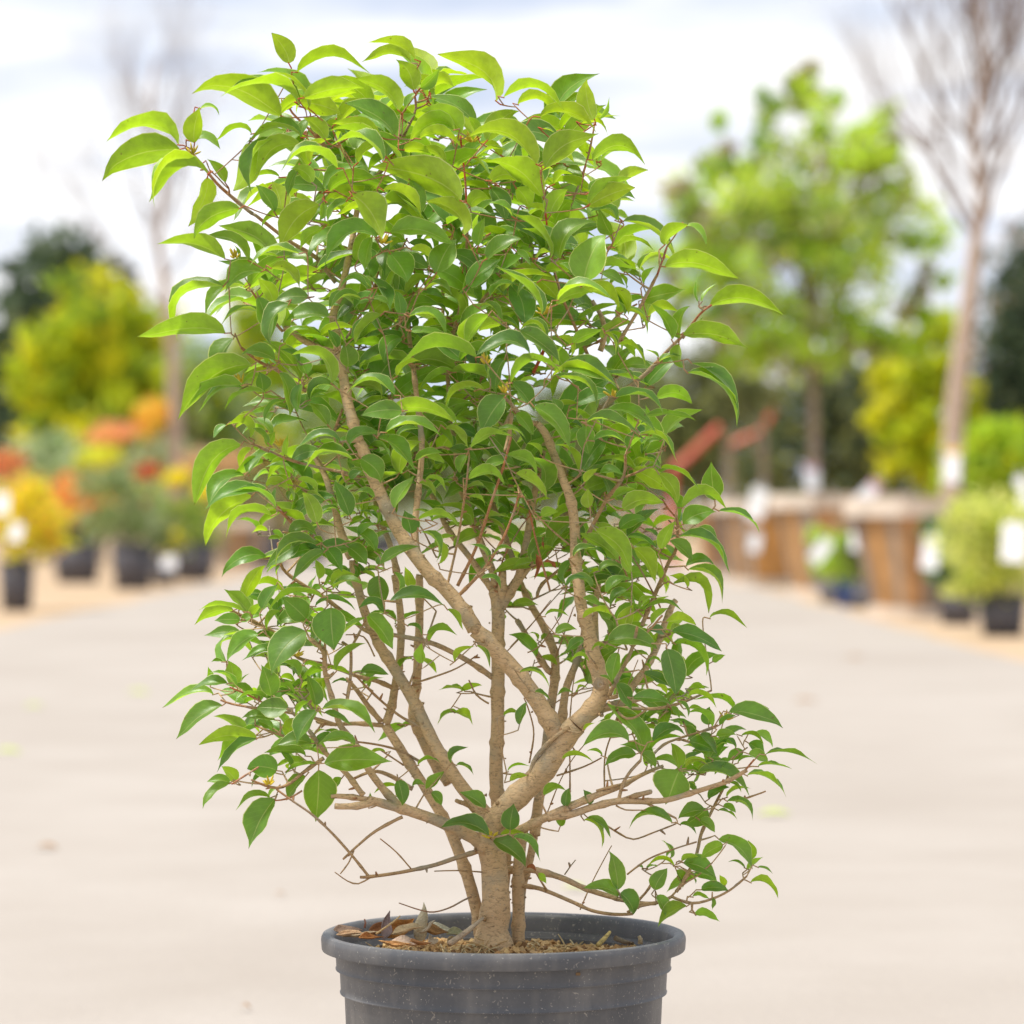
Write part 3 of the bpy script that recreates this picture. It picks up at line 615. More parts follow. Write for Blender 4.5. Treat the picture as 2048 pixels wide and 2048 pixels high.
# stems: tile | r0 r1 (photo px) | depth change (cm) | z0 (cm or * = where it meets its parent) | colour (0 old bark .. 1 red shoot) | points
STEMS = """
E|31 24|0|0|0|1890,2110 1892,2020 1893,1960 1905,1880 1912,1800 1905,1700 1895,1600 1880,1510 1880,1450 1890,1380
F|25 22|3|0|0|60,1390 110,1230 200,1115 310,1010 410,890 490,765 560,690
F|19 13|1|*|0|560,690 620,630 680,560 700,480 680,400 650,300 630,200 600,50
D|12.5 7|-1|*|0|900,1700 862,1560 850,1450 830,1300 820,1150 812,1050 795,950 745,820 700,700 660,600 620,545
D|6 3|2|*|.3|620,545 560,535 510,480 470,430 440,400
F|18 15.5|1|*|0|455,760 400,650 300,500 200,370 90,250 0,165
C|15.5 11.5|0|*|0|1932,1959 1870,1860 1780,1745 1656,1616 1500,1400 1400,1200 1330,1020 1285,920
C|12 9|-1|*|0|1285,920 1265,840 1225,700 1200,560 1165,440
C|9 5|0|*|.1|1165,440 1100,400 1000,370 930,320 880,290
A|9 5|-2|*|0|1446,1940 1440,1830 1430,1740 1470,1610 1500,1480 1525,1350 1550,1200 1570,1060
A|5 3|2|*|.2|1570,1060 1510,1010 1440,910 1390,830 1340,740 1300,690
A|3 2|1|*|.5|1390,830 1300,720 1200,620 1160,545
A|5 3|3|*|.2|1590,1060 1660,980 1740,880 1800,780 1850,680
A|3 2|1|*|.8|1850,680 1880,600 1870,500
E|13 12|-3|-4|0|1925,1900 1960,1500 1925,1200
F|14 13|-1|-4|0|130,1150 118,900 125,700 130,450 125,250 130,100 120,-60
D|11 6|-3|*|0|415,1560 500,1420 600,1290 690,1180 770,1050 800,960
D|8 6|2|*|0|510,1400 560,1200 590,1000 620,850 660,650
D|8 7|-2|*|0|400,1500 370,1360 300,1180 250,1020 200,880 175,780
D|6 4|0|*|0|175,780 170,640 140,560 130,350 120,180
D|7 5|-4|*|0|370,1460 250,1290 130,1130 60,980 0,880
D|7 4|-4|*|0|490,1350 440,1150 370,970 310,800 280,680
D|9 8|0|*|0|415,1540 430,1450 428,1360
B|5 3|-1|-6|.1|240,1930 240,1700 235,1450 210,1250
E|14 10.5|-2|-2|0|1860,1330 1740,1190 1600,975 1500,790 1420,640 1330,480 1250,350
E|10.5 8|0|*|0|1250,350 1200,240 1160,100 1120,-80
C|9 5|-2|*|0|1250,1560 1200,1420 1150,1250 1095,1090 1015,940
E|13 9|-3|-3|0|1830,2000 1810,1850 1750,1650 1690,1500 1640,1380 1560,1240 1440,1050 1370,930 1300,830
E|9 7|-2|*|0|1300,820 1335,720 1355,620 1380,480 1385,300 1375,150 1350,0
C|7 4|-4|*|0|1510,1700 1460,1500 1400,1330 1370,1200 1340,1050
E|6 4|2|*|.1|1275,810 1200,720 1140,640 1080,570
E|11 8|-6|-6|0|1650,1150 1570,1040 1480,860 1445,770 1470,620 1480,400 1485,200 1490,0
C|7 4|-3|*|0|1620,1600 1600,1350 1640,1000 1615,750 1590,500 1570,330 1565,250
E|14 8|6|0|0|1870,1500 1750,1435 1600,1360 1430,1300 1300,1265 1210,1240
E|8 6|1|*|0|1230,1250 1140,1270 1020,1275
E|6 5|-1|*|0|1200,1240 1090,1225 1000,1220
E|8 4|3|*|0|1385,1285 1290,1180 1200,1060 1120,920 1045,830 1010,700 970,540 960,420 880,350
E|4 2|1|*|0|970,520 965,400 970,320
E|6 3|-1|*|.1|1180,1215 1100,1110 1040,1050 950,960 880,860 800,770 700,690
E|3 2|2|*|.3|1030,830 900,790 740,755 560,730 460,712 390,690
E|2 1.5|1|*|.6|650,720 540,660 440,620
E|4 2|3|*|.3|960,1010 860,1080 770,1150 700,1172 610,1150 560,1130
E|2 1.5|1|*|.6|600,1060 520,1110 450,1155
E|2 1.5|0|*|.5|840,1190 760,1235 690,1245
E|5 3|6|*|.2|1850,1510 1700,1560 1580,1600 1440,1630 1320,1650 1160,1668
E|3 2|3|*|.3|1210,1665 1120,1555 1010,1430 900,1325 800,1255 700,1185
E|3.5 2|2|*|.2|1395,1335 1250,1410 1150,1490 1065,1570
E|2 1.2|1|*|.2|1125,1520 1095,1590 1050,1650
E|1.6 1.2|1|*|.3|1440,1620 1360,1530 1270,1455
E|1.6 1.2|2|0|.3|1830,1640 1700,1632 1570,1635
E|1.8 1|1|*|.3|1215,1670 1150,1705 1090,1690 1020,1640
E|6 3|3|-3|.1|1890,565 1760,475 1620,400 1500,360 1340,330 1200,310 1090,220 960,120 900,80
E|5 3|4|*|.2|1365,640 1260,590 1150,560 1000,500 820,455 760,380
E|5 3|3|*|.2|830,410 700,325 600,270 510,225 430,190
E|3 2|3|*|.3|1525,855 1400,790 1320,730 1220,640 1130,550
E|4 3|2|*|.2|1085,720 1110,560 1108,400 1060,370
E|3 2|1|*|.3|1110,400 1150,330 1190,250
E|5 3|1|*|.1|1290,830 1150,820 1000,825 920,810
E|3 2|0|*|.3|900,740 850,680 820,640
E|2.5 2|-1|*|.3|740,890 650,860 580,830
E|3 2|2|*|.1|1430,610 1500,430 1580,200
E|2 1.5|0|*|.3|1450,600 1600,550 1700,510 1810,440
E|2 1.5|0|-2|.3|1870,710 1800,660 1760,580
E|3 2|2|*|.3|1490,1030 1380,970 1270,940 1120,920
E|2 1.5|1|*|.3|1400,1050 1340,1010 1270,965
E|5 3|3|*|.1|1450,1180 1330,1110 1230,1085 1110,1130
E|8 4|2|1|0|1900,1400 1850,1350 1760,1270 1690,1245
F|10 8|5|0|0|60,1400 180,1300 270,1255 400,1195 520,1140
F|8 3|-2|*|0|520,1140 650,1085 800,1030 920,965 1040,915
F|3 2|-1|*|.2|960,880 1040,800 1140,760 1240,730 1340,690
F|8 4|4|*|0|400,1205 530,1185 640,1145 780,1110 920,1112 1050,1105 1180,1070 1300,1035 1400,1000 1500,940
F|2.5 1.5|1|*|.5|1440,980 1500,930 1540,880
F|4 3|1|*|.1|790,1110 815,1015 860,940 915,885
F|5 5|2|*|.2|800,1110 890,1080 970,1058
F|3 2|0|*|.2|670,1055 760,1030 830,1010
F|8 5|7|1|0|130,1490 200,1490 310,1490 400,1512 500,1545 620,1600 780,1650
F|5 3|2|*|0|780,1650 900,1672 1000,1670 1090,1635
F|3 2|1|*|.2|1085,1635 1200,1672 1310,1650 1410,1600 1500,1525
F|2.5 1.5|1|*|.2|1085,1635 1150,1570 1230,1520 1310,1450
F|4 3|-1|*|.2|1110,1610 1180,1500 1225,1400 1250,1290 1300,1180 1350,1080
F|3 2|-1|*|.3|1350,1080 1400,950 1345,880 1330,830
F|5 3|8|-3|.1|230,1575 330,1588 400,1610 550,1670 650,1712 770,1732 870,1732
F|3 2|0|*|.2|840,1725 920,1690 1000,1680
F|2.5 2|0|*|.3|1200,1670 1198,1710 1220,1740
F|3 2|0|*|.2|905,1655 960,1590 1000,1500
F|1.5 1|1|*|.2|580,1710 650,1550 755,1355
F|2 1.5|2|*|.3|840,1515 960,1430 1100,1375 1225,1335
F|2 1.5|1|-1|.3|720,1240 800,1290 875,1320 990,1280 1110,1235
F|3 2|1|*|.2|955,1125 1030,1165 1110,1205
F|1.5 1|1|*|.2|495,1515 525,1470 555,1435
F|2 1.5|1|*|.3|1440,1115 1520,1085 1605,1055
F|2 1.2|1|*|.3|780,1135 830,1160 945,1160
F|3 2|3|2|.3|130,1330 210,1320 300,1265 390,1215
F|4 3|3|2|.1|140,1330 70,1260 0,1180 -60,1110
F|5 4|3|*|0|300,1040 310,930 340,860 420,770 520,700
F|4 4|2|*|.1|690,545 740,542 785,533
F|3.5 2|3|*|.1|735,560 780,610 840,655 900,640 950,600
F|4 2|1|*|.1|700,590 860,600 1000,600 1130,570 1230,530 1305,500
F|8 7|-3|*|.1|660,620 780,575 870,550 965,528
F|5 3|5|*|.2|740,530 790,430 850,310 880,220 895,150
F|2.5 2|1|*|.3|860,270 950,180 1035,85
F|2.5 2|0|*|.3|840,275 800,190 780,110
F|8 6|-4|-2|0|790,680 860,500 940,380 1000,260 1050,130 1110,0
D|5 3|-1|-4|.3|1200,1660 1260,1520 1310,1400 1345,1310 1385,1240 1395,1100 1385,1050
D|2 1.6|0|*|.6|1385,1060 1340,1010 1310,960
D|5 3|4|*|.3|860,1240 925,1110 1010,960 1095,840 1105,720
D|3 2|2|*|.4|1100,840 1160,815 1220,790
D|4 2.5|-2|-5|.3|620,1500 650,1430 740,1350 900,1200
D|7 5|-3|-6|0|970,1900 950,1750 940,1560 960,1400
D|6 5|-2|-6|.1|790,960 770,800 770,700 790,650
F|11 9|-5|-5|0|330,1300 350,1100 380,900 420,600 445,400 440,270
F|9 6|-3|*|0|440,290 380,150 300,10 250,-100
F|7 5|-3|*|0|420,400 320,250 230,110
F|9 5|-5|-7|0|480,700 500,500 560,330 600,150 600,0
F|9 8|-2|-5|0|240,1850 260,1600 310,1400 350,1150
E|13 11|0|-3|0|2036,2030 2036,1900 2030,1750 2035,1600 2060,1400
F|2 1.5|0|-6|.3|300,900 325,740 300,620 270,540
F|2 1.5|0|-5|.3|525,1100 525,900 520,800
F|2 1.5|0|-5|.3|715,1050 720,850 780,680 840,560
F|1.5 1|0|-6|.3|400,1170 470,1000 560,850 700,700
F|1.5 1|0|-6|.3|180,280 300,150 420,0
F|2 1.5|0|-6|.3|450,970 600,920 700,870
F|1.5 1|1|-4|.3|290,290 360,250 480,80
D|5 3|4|1|.1|440,560 480,500 440,700
B|4 2.5|3|-2|.4|1040,1830 960,1650 895,1500 850,1350 830,1250
B|2.5 2|1|*|.9|830,1250 810,1100 795,950 770,870 750,780
B|5 2.5|1|-3|.3|290,1720 335,1560 365,1300 372,1150 370,1080
B|2.5 2|1|*|.9|370,1080 362,900 350,750 335,610
B|4 2.5|-1|*|.3|320,1690 430,1550 520,1450 600,1400 740,1270
B|3 2|2|-4|.3|915,1060 980,900 1020,790 1050,680 1075,540
B|4 3|3|-3|.1|1190,1780 1270,1650 1345,1520 1420,1380
B|2.5 2|1|*|.9|1420,1380 1450,1300 1475,1220
B|3 2|0|*|.3|1150,1660 1220,1590 1310,1540
B|6 4|0|-4|0|1105,1800 1130,1690 1110,1600 1060,1520
D|6 3|4|-1|.3|920,510 1000,430 1110,350 1220,270 1350,130 1440,40
B|3 2|2|*|.6|1560,1730 1650,1600 1720,1545
B|4 3|0|-1|.9|735,1920 790,1800 800,1740
D|3 2|3|1|.3|125,1440 180,1200 220,950 232,850 240,760
D|4 2.5|4|2|.48|180,1440 270,1250 350,1030 430,790 475,620
D|4 2|3|2|.45|175,1510 330,1340 430,1180 490,1030 520,930
D|2.5 2|2|1|.5|690,1470 645,1310 600,1130 565,970
D|2 1.5|1|0|.3|800,1215 700,1130 590,1020
C|4 3|-2|-4|.3|1330,545 1430,420 1510,280 1590,120 1620,30
C|3 2|1|-1|.3|1220,350 1290,230 1345,150 1400,-20
C|3.5 2|5|1|.3|1300,1115 1180,1085 1060,1060 900,1015 800,970 700,930
C|4 2.5|4|2|.4|1000,640 850,530 740,480 640,400
C|4 3|5|1|.4|1060,1560 980,1440 920,1370 840,1280
C|4 3|4|1|.3|1250,1900 1100,1780 1000,1720 870,1620 845,1480
C|4 2.5|1|-2|.2|1150,880 1180,800 1200,740
C|3 2|3|*|.4|870,310 770,190 700,90
A|5 3.5|4|-2|.3|1440,1560 1330,1420 1200,1340 1090,1265 980,1180
A|4 2.5|3|*|.5|980,1180 870,1090 780,1010 700,910 650,850
C|3 2|-3|-5|.3|1620,950 1690,860 1760,790 1900,660
C|3 2|-3|-5|.3|1430,1190 1600,1000 1700,900
D|2 1.2|1|-2|.4|560,1400 500,1330 380,1230 290,1130
D|2 1.2|-1|-3|.4|700,1900 770,1700 820,1560
D|1.6 1|0|-3|.3|470,1780 600,1640 740,1480 860,1360
F|1.8 1|0|-5|.3|610,420 520,250 440,90
F|2 1.2|-2|-4|.2|350,640 300,480 330,330
D|2.5 1.5|0|-4|.2|820,1150 900,1070 1000,1020
D|2 1.4|2|0|.5|1120,1400 1060,1250 1020,1150
D|2 1.4|2|0|.5|1300,1560 1200,1370 1140,1270
F|2 1.4|0|-2|.3|380,700 420,590 505,530
F|1.6 1|0|-4|.2|520,690 540,480 560,380
F|1.6 1|0|-3|.3|760,620 830,500 900,330
E|2 1.3|0|-3|.3|1240,450 1180,340 1080,330
E|1.8 1.2|0|-4|.3|1340,640 1450,610 1500,600
C|2 1.3|0|-5|.3|1720,1560 1640,1400 1560,1320
C|2.5 1.5|0|-3|.2|1590,880 1720,800 1780,650
D|2 1.2|2|3|.6|390,1490 430,1300 520,1130 590,1040
"""
# leaves: bx by tx ty | facing deg (+ upper side to the viewer, - underside) | arch % | width %
LEAVES = {'A': """
1180 350 1085 180 -70 20 60;1225 400 1625 415 -12 28 40;1140 640 635 480 -42 16 42;1240 590 795 515 8 25 42;1290 600 1010 375 20 22 42;1260 540 1610 480 -50 13 42
1880 330 1608 238 -30 18 40;1860 350 1580 345 -35 25 40;1870 500 1775 320 -65 25 62;570 800 165 765 -35 30 40;580 825 125 975 -50 22 46;660 790 690 590 -70 15 58
690 600 800 637 30 30 40;640 780 805 820 40 25 55;700 905 410 1140 5 36 40;735 960 415 1120 -30 32 42;730 980 630 1255 -60 -16 44;910 1150 640 1310 -50 28 48
975 740 780 785 -15 30 40;830 1010 730 870 50 10 50;960 790 880 1060 -60 -22 58;1250 760 940 790 15 24 48;1250 800 1000 990 -40 32 45;1110 770 970 1070 30 26 46
1380 770 1255 640 -55 22 60;1290 660 1250 760 60 30 60;1450 930 1130 940 12 36 50;1130 980 950 990 -20 15 35;1310 1010 1190 920 -60 34 60;1230 930 1175 1085 50 12 50
1350 1130 1125 1390 -60 30 52;1530 1080 1710 1330 -50 20 70;1670 1310 1360 1470 40 32 55;1240 1400 960 1470 20 22 35;1080 1480 1250 1590 -40 25 45;1760 745 1490 560 50 20 52
1785 610 1550 435 -40 20 50;1240 570 1480 630 -60 15 58;1690 760 1410 670 -50 15 45;1690 850 1400 700 -20 18 38;1700 890 1410 800 20 32 50;830 1430 450 1345 -40 14 36
960 1440 690 1310 40 26 38;900 1440 880 1350 30 10 40;1030 1500 825 1610 50 40 72;1090 1670 1010 1540 -60 25 66;820 1580 575 1890 10 42 52;830 1840 350 1870 -50 18 34
1030 1730 800 1800 20 25 35;1010 1640 1070 1900 50 10 56;1180 1680 1060 1900 40 20 60;1400 1750 1160 1760 45 18 58;1290 1640 1100 1650 60 10 60;1370 1260 1240 1380 -50 30 45
1120 1420 980 1430 10 15 35;1100 1170 1000 1010 50 10 60;1140 1160 1090 1000 -70 10 66;1640 1310 1600 1500 50 10 60;1740 1400 1845 1560 60 10 88;1640 1590 1450 1590 30 32 45
1580 1650 1400 1710 30 25 50;1690 1740 1540 1900 -30 12 50;1700 1050 1930 1210 -30 20 44;1560 1440 1650 1250 -50 15 50;1000 870 1130 780 -40 15 45;1450 680 1650 560 -40 20 48
1400 560 1560 500 -50 20 50;1270 540 1110 640 -45 20 45;1300 900 1420 760 -35 22 50;1500 1110 1390 1240 40 20 45;1560 900 1700 780 -40 20 44;1180 1190 1020 1250 -30 20 46
""", 'B': """
530 420 205 165 -42 26 42;570 400 905 475 -20 32 36;480 640 655 460 -70 25 48;650 440 880 500 -30 32 45;770 510 1100 580 -30 22 42;1000 545 1150 610 0 30 45;790 575 860 600 20 10 40
800 790 1100 605 -62 32 46;1075 525 1020 290 -68 -14 54;1090 520 1155 395 30 -10 35;1060 745 1362 765 -40 38 44;755 770 370 600 -35 27 44;790 950 470 735 -50 26 48;830 1050 925 900 -60 20 66
385 1005 500 960 -60 60 76;500 900 580 1080 60 22 62;1045 990 1275 840 -30 12 42;1040 1000 1300 890 -60 10 48;1050 920 1155 850 50 20 60;875 1290 1080 1080 40 26 58;830 1290 590 1030 8 18 48
1190 1080 1050 1020 30 30 60;1170 1160 1100 1010 50 -10 66;480 1290 670 1175 50 16 58;1010 1420 1130 1140 60 12 76;200 1370 310 1170 60 10 74;370 1440 560 1290 60 10 58;1010 1400 950 1210 30 12 58
1035 1410 1320 1360 -20 24 36;960 1400 880 1310 40 20 58;780 1600 520 1330 10 14 40;865 1545 1070 1465 -50 22 45;870 1520 1180 1510 20 28 38;1000 1480 1220 1560 -40 26 48;1180 1230 1410 1255 -10 26 34
1460 1215 1590 1100 -50 34 58;1580 1110 1695 1215 40 22 40;1460 1335 1870 1410 -45 26 36;1345 1430 1410 1330 40 12 50;1650 1530 1640 1380 20 5 26;1665 1530 1750 1425 20 10 28;1705 1556 2129 1600 -45 33 35
1560 1710 1920 1790 -50 23 42;1545 1730 1590 1540 40 16 54;1560 1700 1670 1610 30 -10 48;1500 1740 1380 1535 -40 14 42;1370 1610 1545 1590 -40 32 48;1210 1590 1375 1710 10 32 40;1540 1760 1560 1900 -50 -20 66
1430 1860 1560 1830 20 12 52;1425 1840 1350 1790 20 12 40;1200 1770 1360 1910 0 30 35;810 1730 645 1700 10 46 66;340 600 100 470 -50 36 58;300 580 40 640 -40 32 56;110 630 345 660 -30 22 48
20 690 170 700 -50 20 56;150 340 300 340 -50 56 58;110 350 220 240 50 -10 58;430 620 380 500 -50 20 56;30 470 130 370 40 20 48;420 730 600 690 10 16 38;350 1160 150 960 -40 26 48;50 850 120 1040 50 10 56
430 1220 470 1060 55 10 56;640 900 720 1030 -60 22 76;500 860 680 870 -50 46 66;850 880 960 830 -30 32 58;140 1460 290 1490 30 32 48;640 1250 720 1330 40 10 58;50 1610 265 1720 30 32 42;60 1690 270 1720 50 10 30
490 1600 360 1780 -40 12 58;560 1650 430 1690 -50 20 66;1110 1370 1240 1440 50 20 58;1180 1450 1270 1600 -50 22 56;430 1560 570 1660 30 32 40;970 1560 1070 1590 30 22 35;1130 1700 1190 1840 10 20 48
870 1720 940 1850 -30 32 48;660 1690 890 1850 50 10 46;950 1760 1120 1680 -50 12 48;335 970 -164 772 -55 21 44;-55 1150 310 1225 50 28 42;700 1010 850 1080 -30 20 45;500 1500 640 1420 30 20 45;60 1240 200 1320 -40 22 46
250 760 90 680 -40 20 42;560 720 440 640 -45 20 45;870 690 960 760 -45 24 45;620 1060 480 980 30 20 46;760 1420 640 1500 35 20 48;1240 1600 1130 1480 30 20 44
""", 'C': """
600 350 540 570 40 20 80;700 500 285 800 -45 32 42;650 610 320 720 -30 16 36;650 625 405 770 10 22 36;780 650 545 750 0 22 36;830 470 630 430 50 26 56;760 640 740 530 70 10 86;850 540 915 780 40 12 48
975 600 955 765 50 16 56;1140 600 920 420 -40 36 40;1000 550 940 440 50 10 84;1020 690 1190 635 30 40 62;1490 665 1215 660 20 34 46;1530 750 1300 770 70 12 50;1440 870 1760 885 30 20 38;1392 900 1600 1090 40 16 44
1600 1030 1770 980 30 10 56;1240 960 1420 870 40 30 52;1300 1010 1420 1150 60 26 76;1260 1020 980 1085 15 29 48;1190 920 935 970 30 23 38;1240 1125 1310 1080 60 20 66;690 900 555 830 -30 42 76;560 830 490 900 40 10 66
800 950 830 860 -50 20 84;790 930 690 840 40 16 40;880 1000 900 880 -60 5 32;640 940 385 1270 -50 36 40;700 960 630 1060 -40 20 52;760 1190 435 1300 50 30 34;700 1220 430 1490 -45 26 42;835 1290 580 1190 10 22 42
810 1330 545 1450 -20 32 42;835 1270 830 1170 40 5 56;780 1170 910 1180 -50 46 58;1060 1370 985 1190 -60 10 56;900 1420 1065 1440 50 46 56;1240 1330 1150 1130 65 8 48;1380 1230 1250 1220 30 26 48;1490 1290 1600 1110 45 14 54
1580 1430 1540 1300 60 10 84;1700 1360 1580 1300 20 22 40;1060 1490 810 1610 30 29 44;1100 1530 920 1690 50 16 42;1100 1500 1200 1640 60 10 56;1070 1680 1050 1560 -50 10 66;1380 1530 1200 1390 40 20 48;1230 1500 1340 1600 60 10 76
1400 1600 1450 1540 40 20 58;1410 1600 1630 1490 50 16 34;1400 1660 1420 1830 75 5 76;1460 1800 1770 1830 40 19 35;1430 1860 1290 1840 40 42 58;1260 350 1410 220 50 16 48;1230 510 1210 360 70 10 76;1170 400 1120 300 50 10 66
1130 190 1310 140 40 36 42;1340 80 1180 75 30 42 42;1520 230 1500 80 60 10 50;1370 130 1460 160 50 20 48;1580 220 1790 330 30 26 40;1600 310 1780 350 40 10 30;1940 455 1510 510 -20 23 42;660 1780 770 1590 -60 12 44
680 1860 545 1740 -50 12 60;660 1860 400 1840 -30 12 24;600 1850 380 1930 -50 26 44;1090 1780 770 1860 -10 22 30;1050 1830 1280 1840 30 22 26;1000 1900 870 1780 70 5 78;830 1720 760 1850 50 10 56;1140 1720 1280 1660 -40 32 48
1480 1640 1500 1800 30 20 46;1630 1420 1730 1590 20 30 46;1620 1350 1850 1390 -20 22 35;1450 750 1840 820 -40 16 34;1930 640 1750 710 20 22 40;880 700 760 820 30 20 44;1000 720 1130 640 40 22 50;1120 830 1010 700 50 15 60
880 380 1020 300 35 25 44;960 480 860 410 40 20 50;1400 300 1290 200 45 15 50;1500 560 1640 470 -30 20 44;1290 1450 1400 1370 40 22 48;950 1130 1070 1230 -35 20 46;1180 1290 1060 1350 30 25 44;1500 900 1640 850 30 18 40
1620 1150 1720 1230 -40 22 44;1720 1500 1820 1440 -35 22 44;1100 1250 960 1310 40 22 46;760 560 640 620 -30 22 40
""", 'D': """
440 190 385 385 55 20 54;360 300 345 110 20 5 16;580 165 270 165 40 30 44;475 320 770 260 -20 36 38;440 400 310 600 65 12 72;330 360 100 450 -10 26 42;750 230 1070 350 50 26 46;690 300 1060 340 -20 26 24
740 290 955 460 20 26 40;480 320 610 480 50 12 58;500 490 600 610 60 15 56;600 450 800 690 50 26 48;890 555 905 715 65 10 72;740 480 700 400 60 10 84;890 540 1190 600 30 16 38;1000 480 1290 590 40 19 34
1050 400 1325 485 25 23 38;1280 400 1480 430 -50 42 52;1215 505 1505 515 -50 16 18;1450 265 1735 560 20 23 38;1470 210 1735 500 40 20 28;1180 610 1390 770 10 29 35;1130 700 1230 640 30 60 56;930 640 1120 660 30 22 40
1300 790 1510 910 0 16 35;1290 820 1400 990 -60 26 44;1600 970 1580 750 75 5 60;1420 1010 1665 1025 -30 40 52;1425 1100 1610 1020 60 20 64;1620 1025 1860 1150 20 16 30;1090 1020 1320 990 -50 36 56;1040 960 1170 910 -40 12 48
910 1010 900 900 -60 10 76;960 820 1100 830 40 16 56;880 870 960 790 -50 12 56;1300 1240 1380 1080 -60 10 48;1350 1190 1480 1320 50 20 58;1490 1140 1620 1215 40 26 52;1400 1170 1680 1390 20 26 35;1440 1330 1610 1330 50 42 42
1450 1350 1640 1540 20 32 48;1370 1430 1570 1590 -30 42 46;1570 1620 1780 1675 -20 22 34;940 1130 1130 1370 -50 32 46;1110 1180 1290 1240 20 16 38;1210 1130 1300 1190 30 12 40;1060 1300 850 1150 -50 16 46;1140 1370 1120 1180 -50 10 44
1150 1230 1270 1430 -50 22 52;310 1400 420 1460 30 32 46;380 1270 515 1250 20 26 35;350 1310 240 1210 20 25 46;870 1620 1060 1620 -30 26 38;1100 1680 1150 1540 -60 12 72;1010 1750 1290 1780 50 26 56;720 1700 840 1680 50 26 58
660 1610 800 1610 -10 22 38;880 1740 780 1800 60 20 58;905 1860 795 1870 -30 42 44;920 1800 1020 1800 -20 36 46;1360 1690 1640 1800 50 16 38;1330 1640 1500 1650 -40 16 48;1380 1760 1570 1930 -20 26 42;1585 1860 1660 1820 -60 12 58
230 720 190 820 50 20 76;0 480 190 550 -40 22 42;110 570 240 690 -40 22 40;250 680 490 620 -40 26 34;380 610 570 630 20 26 35;0 860 120 930 -20 32 42;10 730 110 760 -50 20 58;240 850 450 880 -40 32 46;450 720 630 830 -40 22 46
500 820 690 960 -40 12 42;30 1080 200 1110 -20 22 40;75 1320 30 1160 -20 25 56;240 950 340 1000 -20 20 48;640 1060 740 1030 -50 20 76;1150 300 1060 250 30 20 45;1300 1400 1200 1290 -40 20 44;1000 1480 1140 1400 40 22 50
1000 1290 900 1240 30 22 48;920 1450 800 1380 40 22 50;960 1360 1080 1330 40 25 48;1120 1460 1020 1560 40 22 54;820 1280 960 1230 30 20 48;780 1440 900 1400 35 22 46;870 1510 980 1560 45 20 50;1180 1570 1280 1500 -40 20 46
1450 1450 1350 1380 -40 20 48;1250 1650 1350 1560 -45 18 50;1300 640 1200 700 30 20 46;820 330 700 280 35 20 44;1160 520 1080 450 35 20 44;640 720 560 650 -35 20 46;1060 1210 960 1190 -30 20 42
""", 'E': """
500 250 360 250 60 10 48;500 260 620 220 50 26 46;600 330 420 465 45 23 48;720 420 520 475 40 22 35;860 310 670 540 60 26 58;1000 180 1015 405 75 5 76;860 250 900 180 50 20 66;670 670 620 500 70 8 58
460 620 440 470 -60 12 66;330 590 320 510 50 5 48;490 620 550 545 20 15 28;480 620 330 540 10 22 40;430 600 230 640 40 16 34;350 660 85 735 30 19 28;400 720 160 900 45 22 38;650 685 480 690 -20 26 30;760 740 585 730 70 5 58
690 800 505 780 50 20 38;680 850 590 800 60 10 48;920 750 815 925 50 18 62;590 900 285 935 -50 26 32;590 905 375 1080 40 15 28;560 900 380 1020 -50 32 46;910 720 870 560 50 15 54;950 740 1235 860 25 23 40;960 760 1110 830 40 12 30
820 560 730 480 -40 32 56;850 500 940 520 -30 22 46;1030 530 1180 370 -30 15 38;1165 540 1310 550 50 32 44;1200 610 1290 570 -10 22 38;890 930 710 940 50 32 52;1130 940 935 930 40 28 38;960 1040 1320 1030 65 12 38;930 1075 915 1350 75 5 58
700 1080 540 1060 65 20 76;860 1000 640 980 -50 26 34;860 1040 700 1060 -40 20 35;920 1040 740 1100 -10 12 30;860 1110 755 1240 45 12 56;480 1140 400 1060 -60 10 66;440 1150 320 1140 50 32 48;440 1150 285 1280 40 12 35
665 1230 485 1300 30 30 30;690 1235 555 1500 50 16 60;1370 1130 1400 1270 60 5 56;1360 1170 1240 1200 -30 16 35;1450 1170 1515 1160 40 42 56;1530 1190 1620 1090 50 12 48;1550 1200 1610 1270 50 20 66;1480 1050 1600 1030 -20 26 34
1665 1040 1755 955 30 34 52;1690 1050 1785 1100 20 22 38;1850 1290 1710 1200 50 20 52;1870 1440 1610 1385 40 24 38;1210 1260 1215 1200 60 5 38;1200 220 1330 400 50 16 52;1420 280 1500 330 30 32 42;1540 370 1620 280 -30 12 42
1530 330 1690 330 -30 22 46;1500 490 1500 380 -50 10 66;1680 480 1790 400 -30 22 46;1800 390 1870 510 10 20 38;1640 190 1720 300 -30 10 46;620 190 700 60 45 10 56;720 570 800 590 -40 22 56;690 630 770 630 -40 22 30
1000 560 960 640 -40 20 44;1090 590 1000 600 30 20 30;1300 980 1200 1000 -30 22 34;1060 1120 1010 1190 50 15 60;700 1180 650 1240 30 15 44;800 660 700 600 -30 20 40;880 700 800 780 -40 20 40;560 240 640 150 -40 18 44
1050 900 960 860 30 20 44;780 1060 720 980 40 20 44;640 1100 560 1170 30 20 44;900 640 1000 570 -30 20 40;1010 880 900 960 40 20 40;860 880 780 840 40 22 44;640 560 700 470 -40 16 50;720 200 640 300 -35 20 46;780 130 700 200 40 20 46
""", 'F': """
195 1270 215 1130 65 10 72;100 1330 285 1460 55 20 46;210 1310 355 1440 30 26 38;260 1300 340 1350 40 20 38;140 1300 270 1290 -50 22 35;345 1510 395 1565 -60 12 52;790 1600 750 1385 60 8 44;790 1640 605 1590 40 22 46
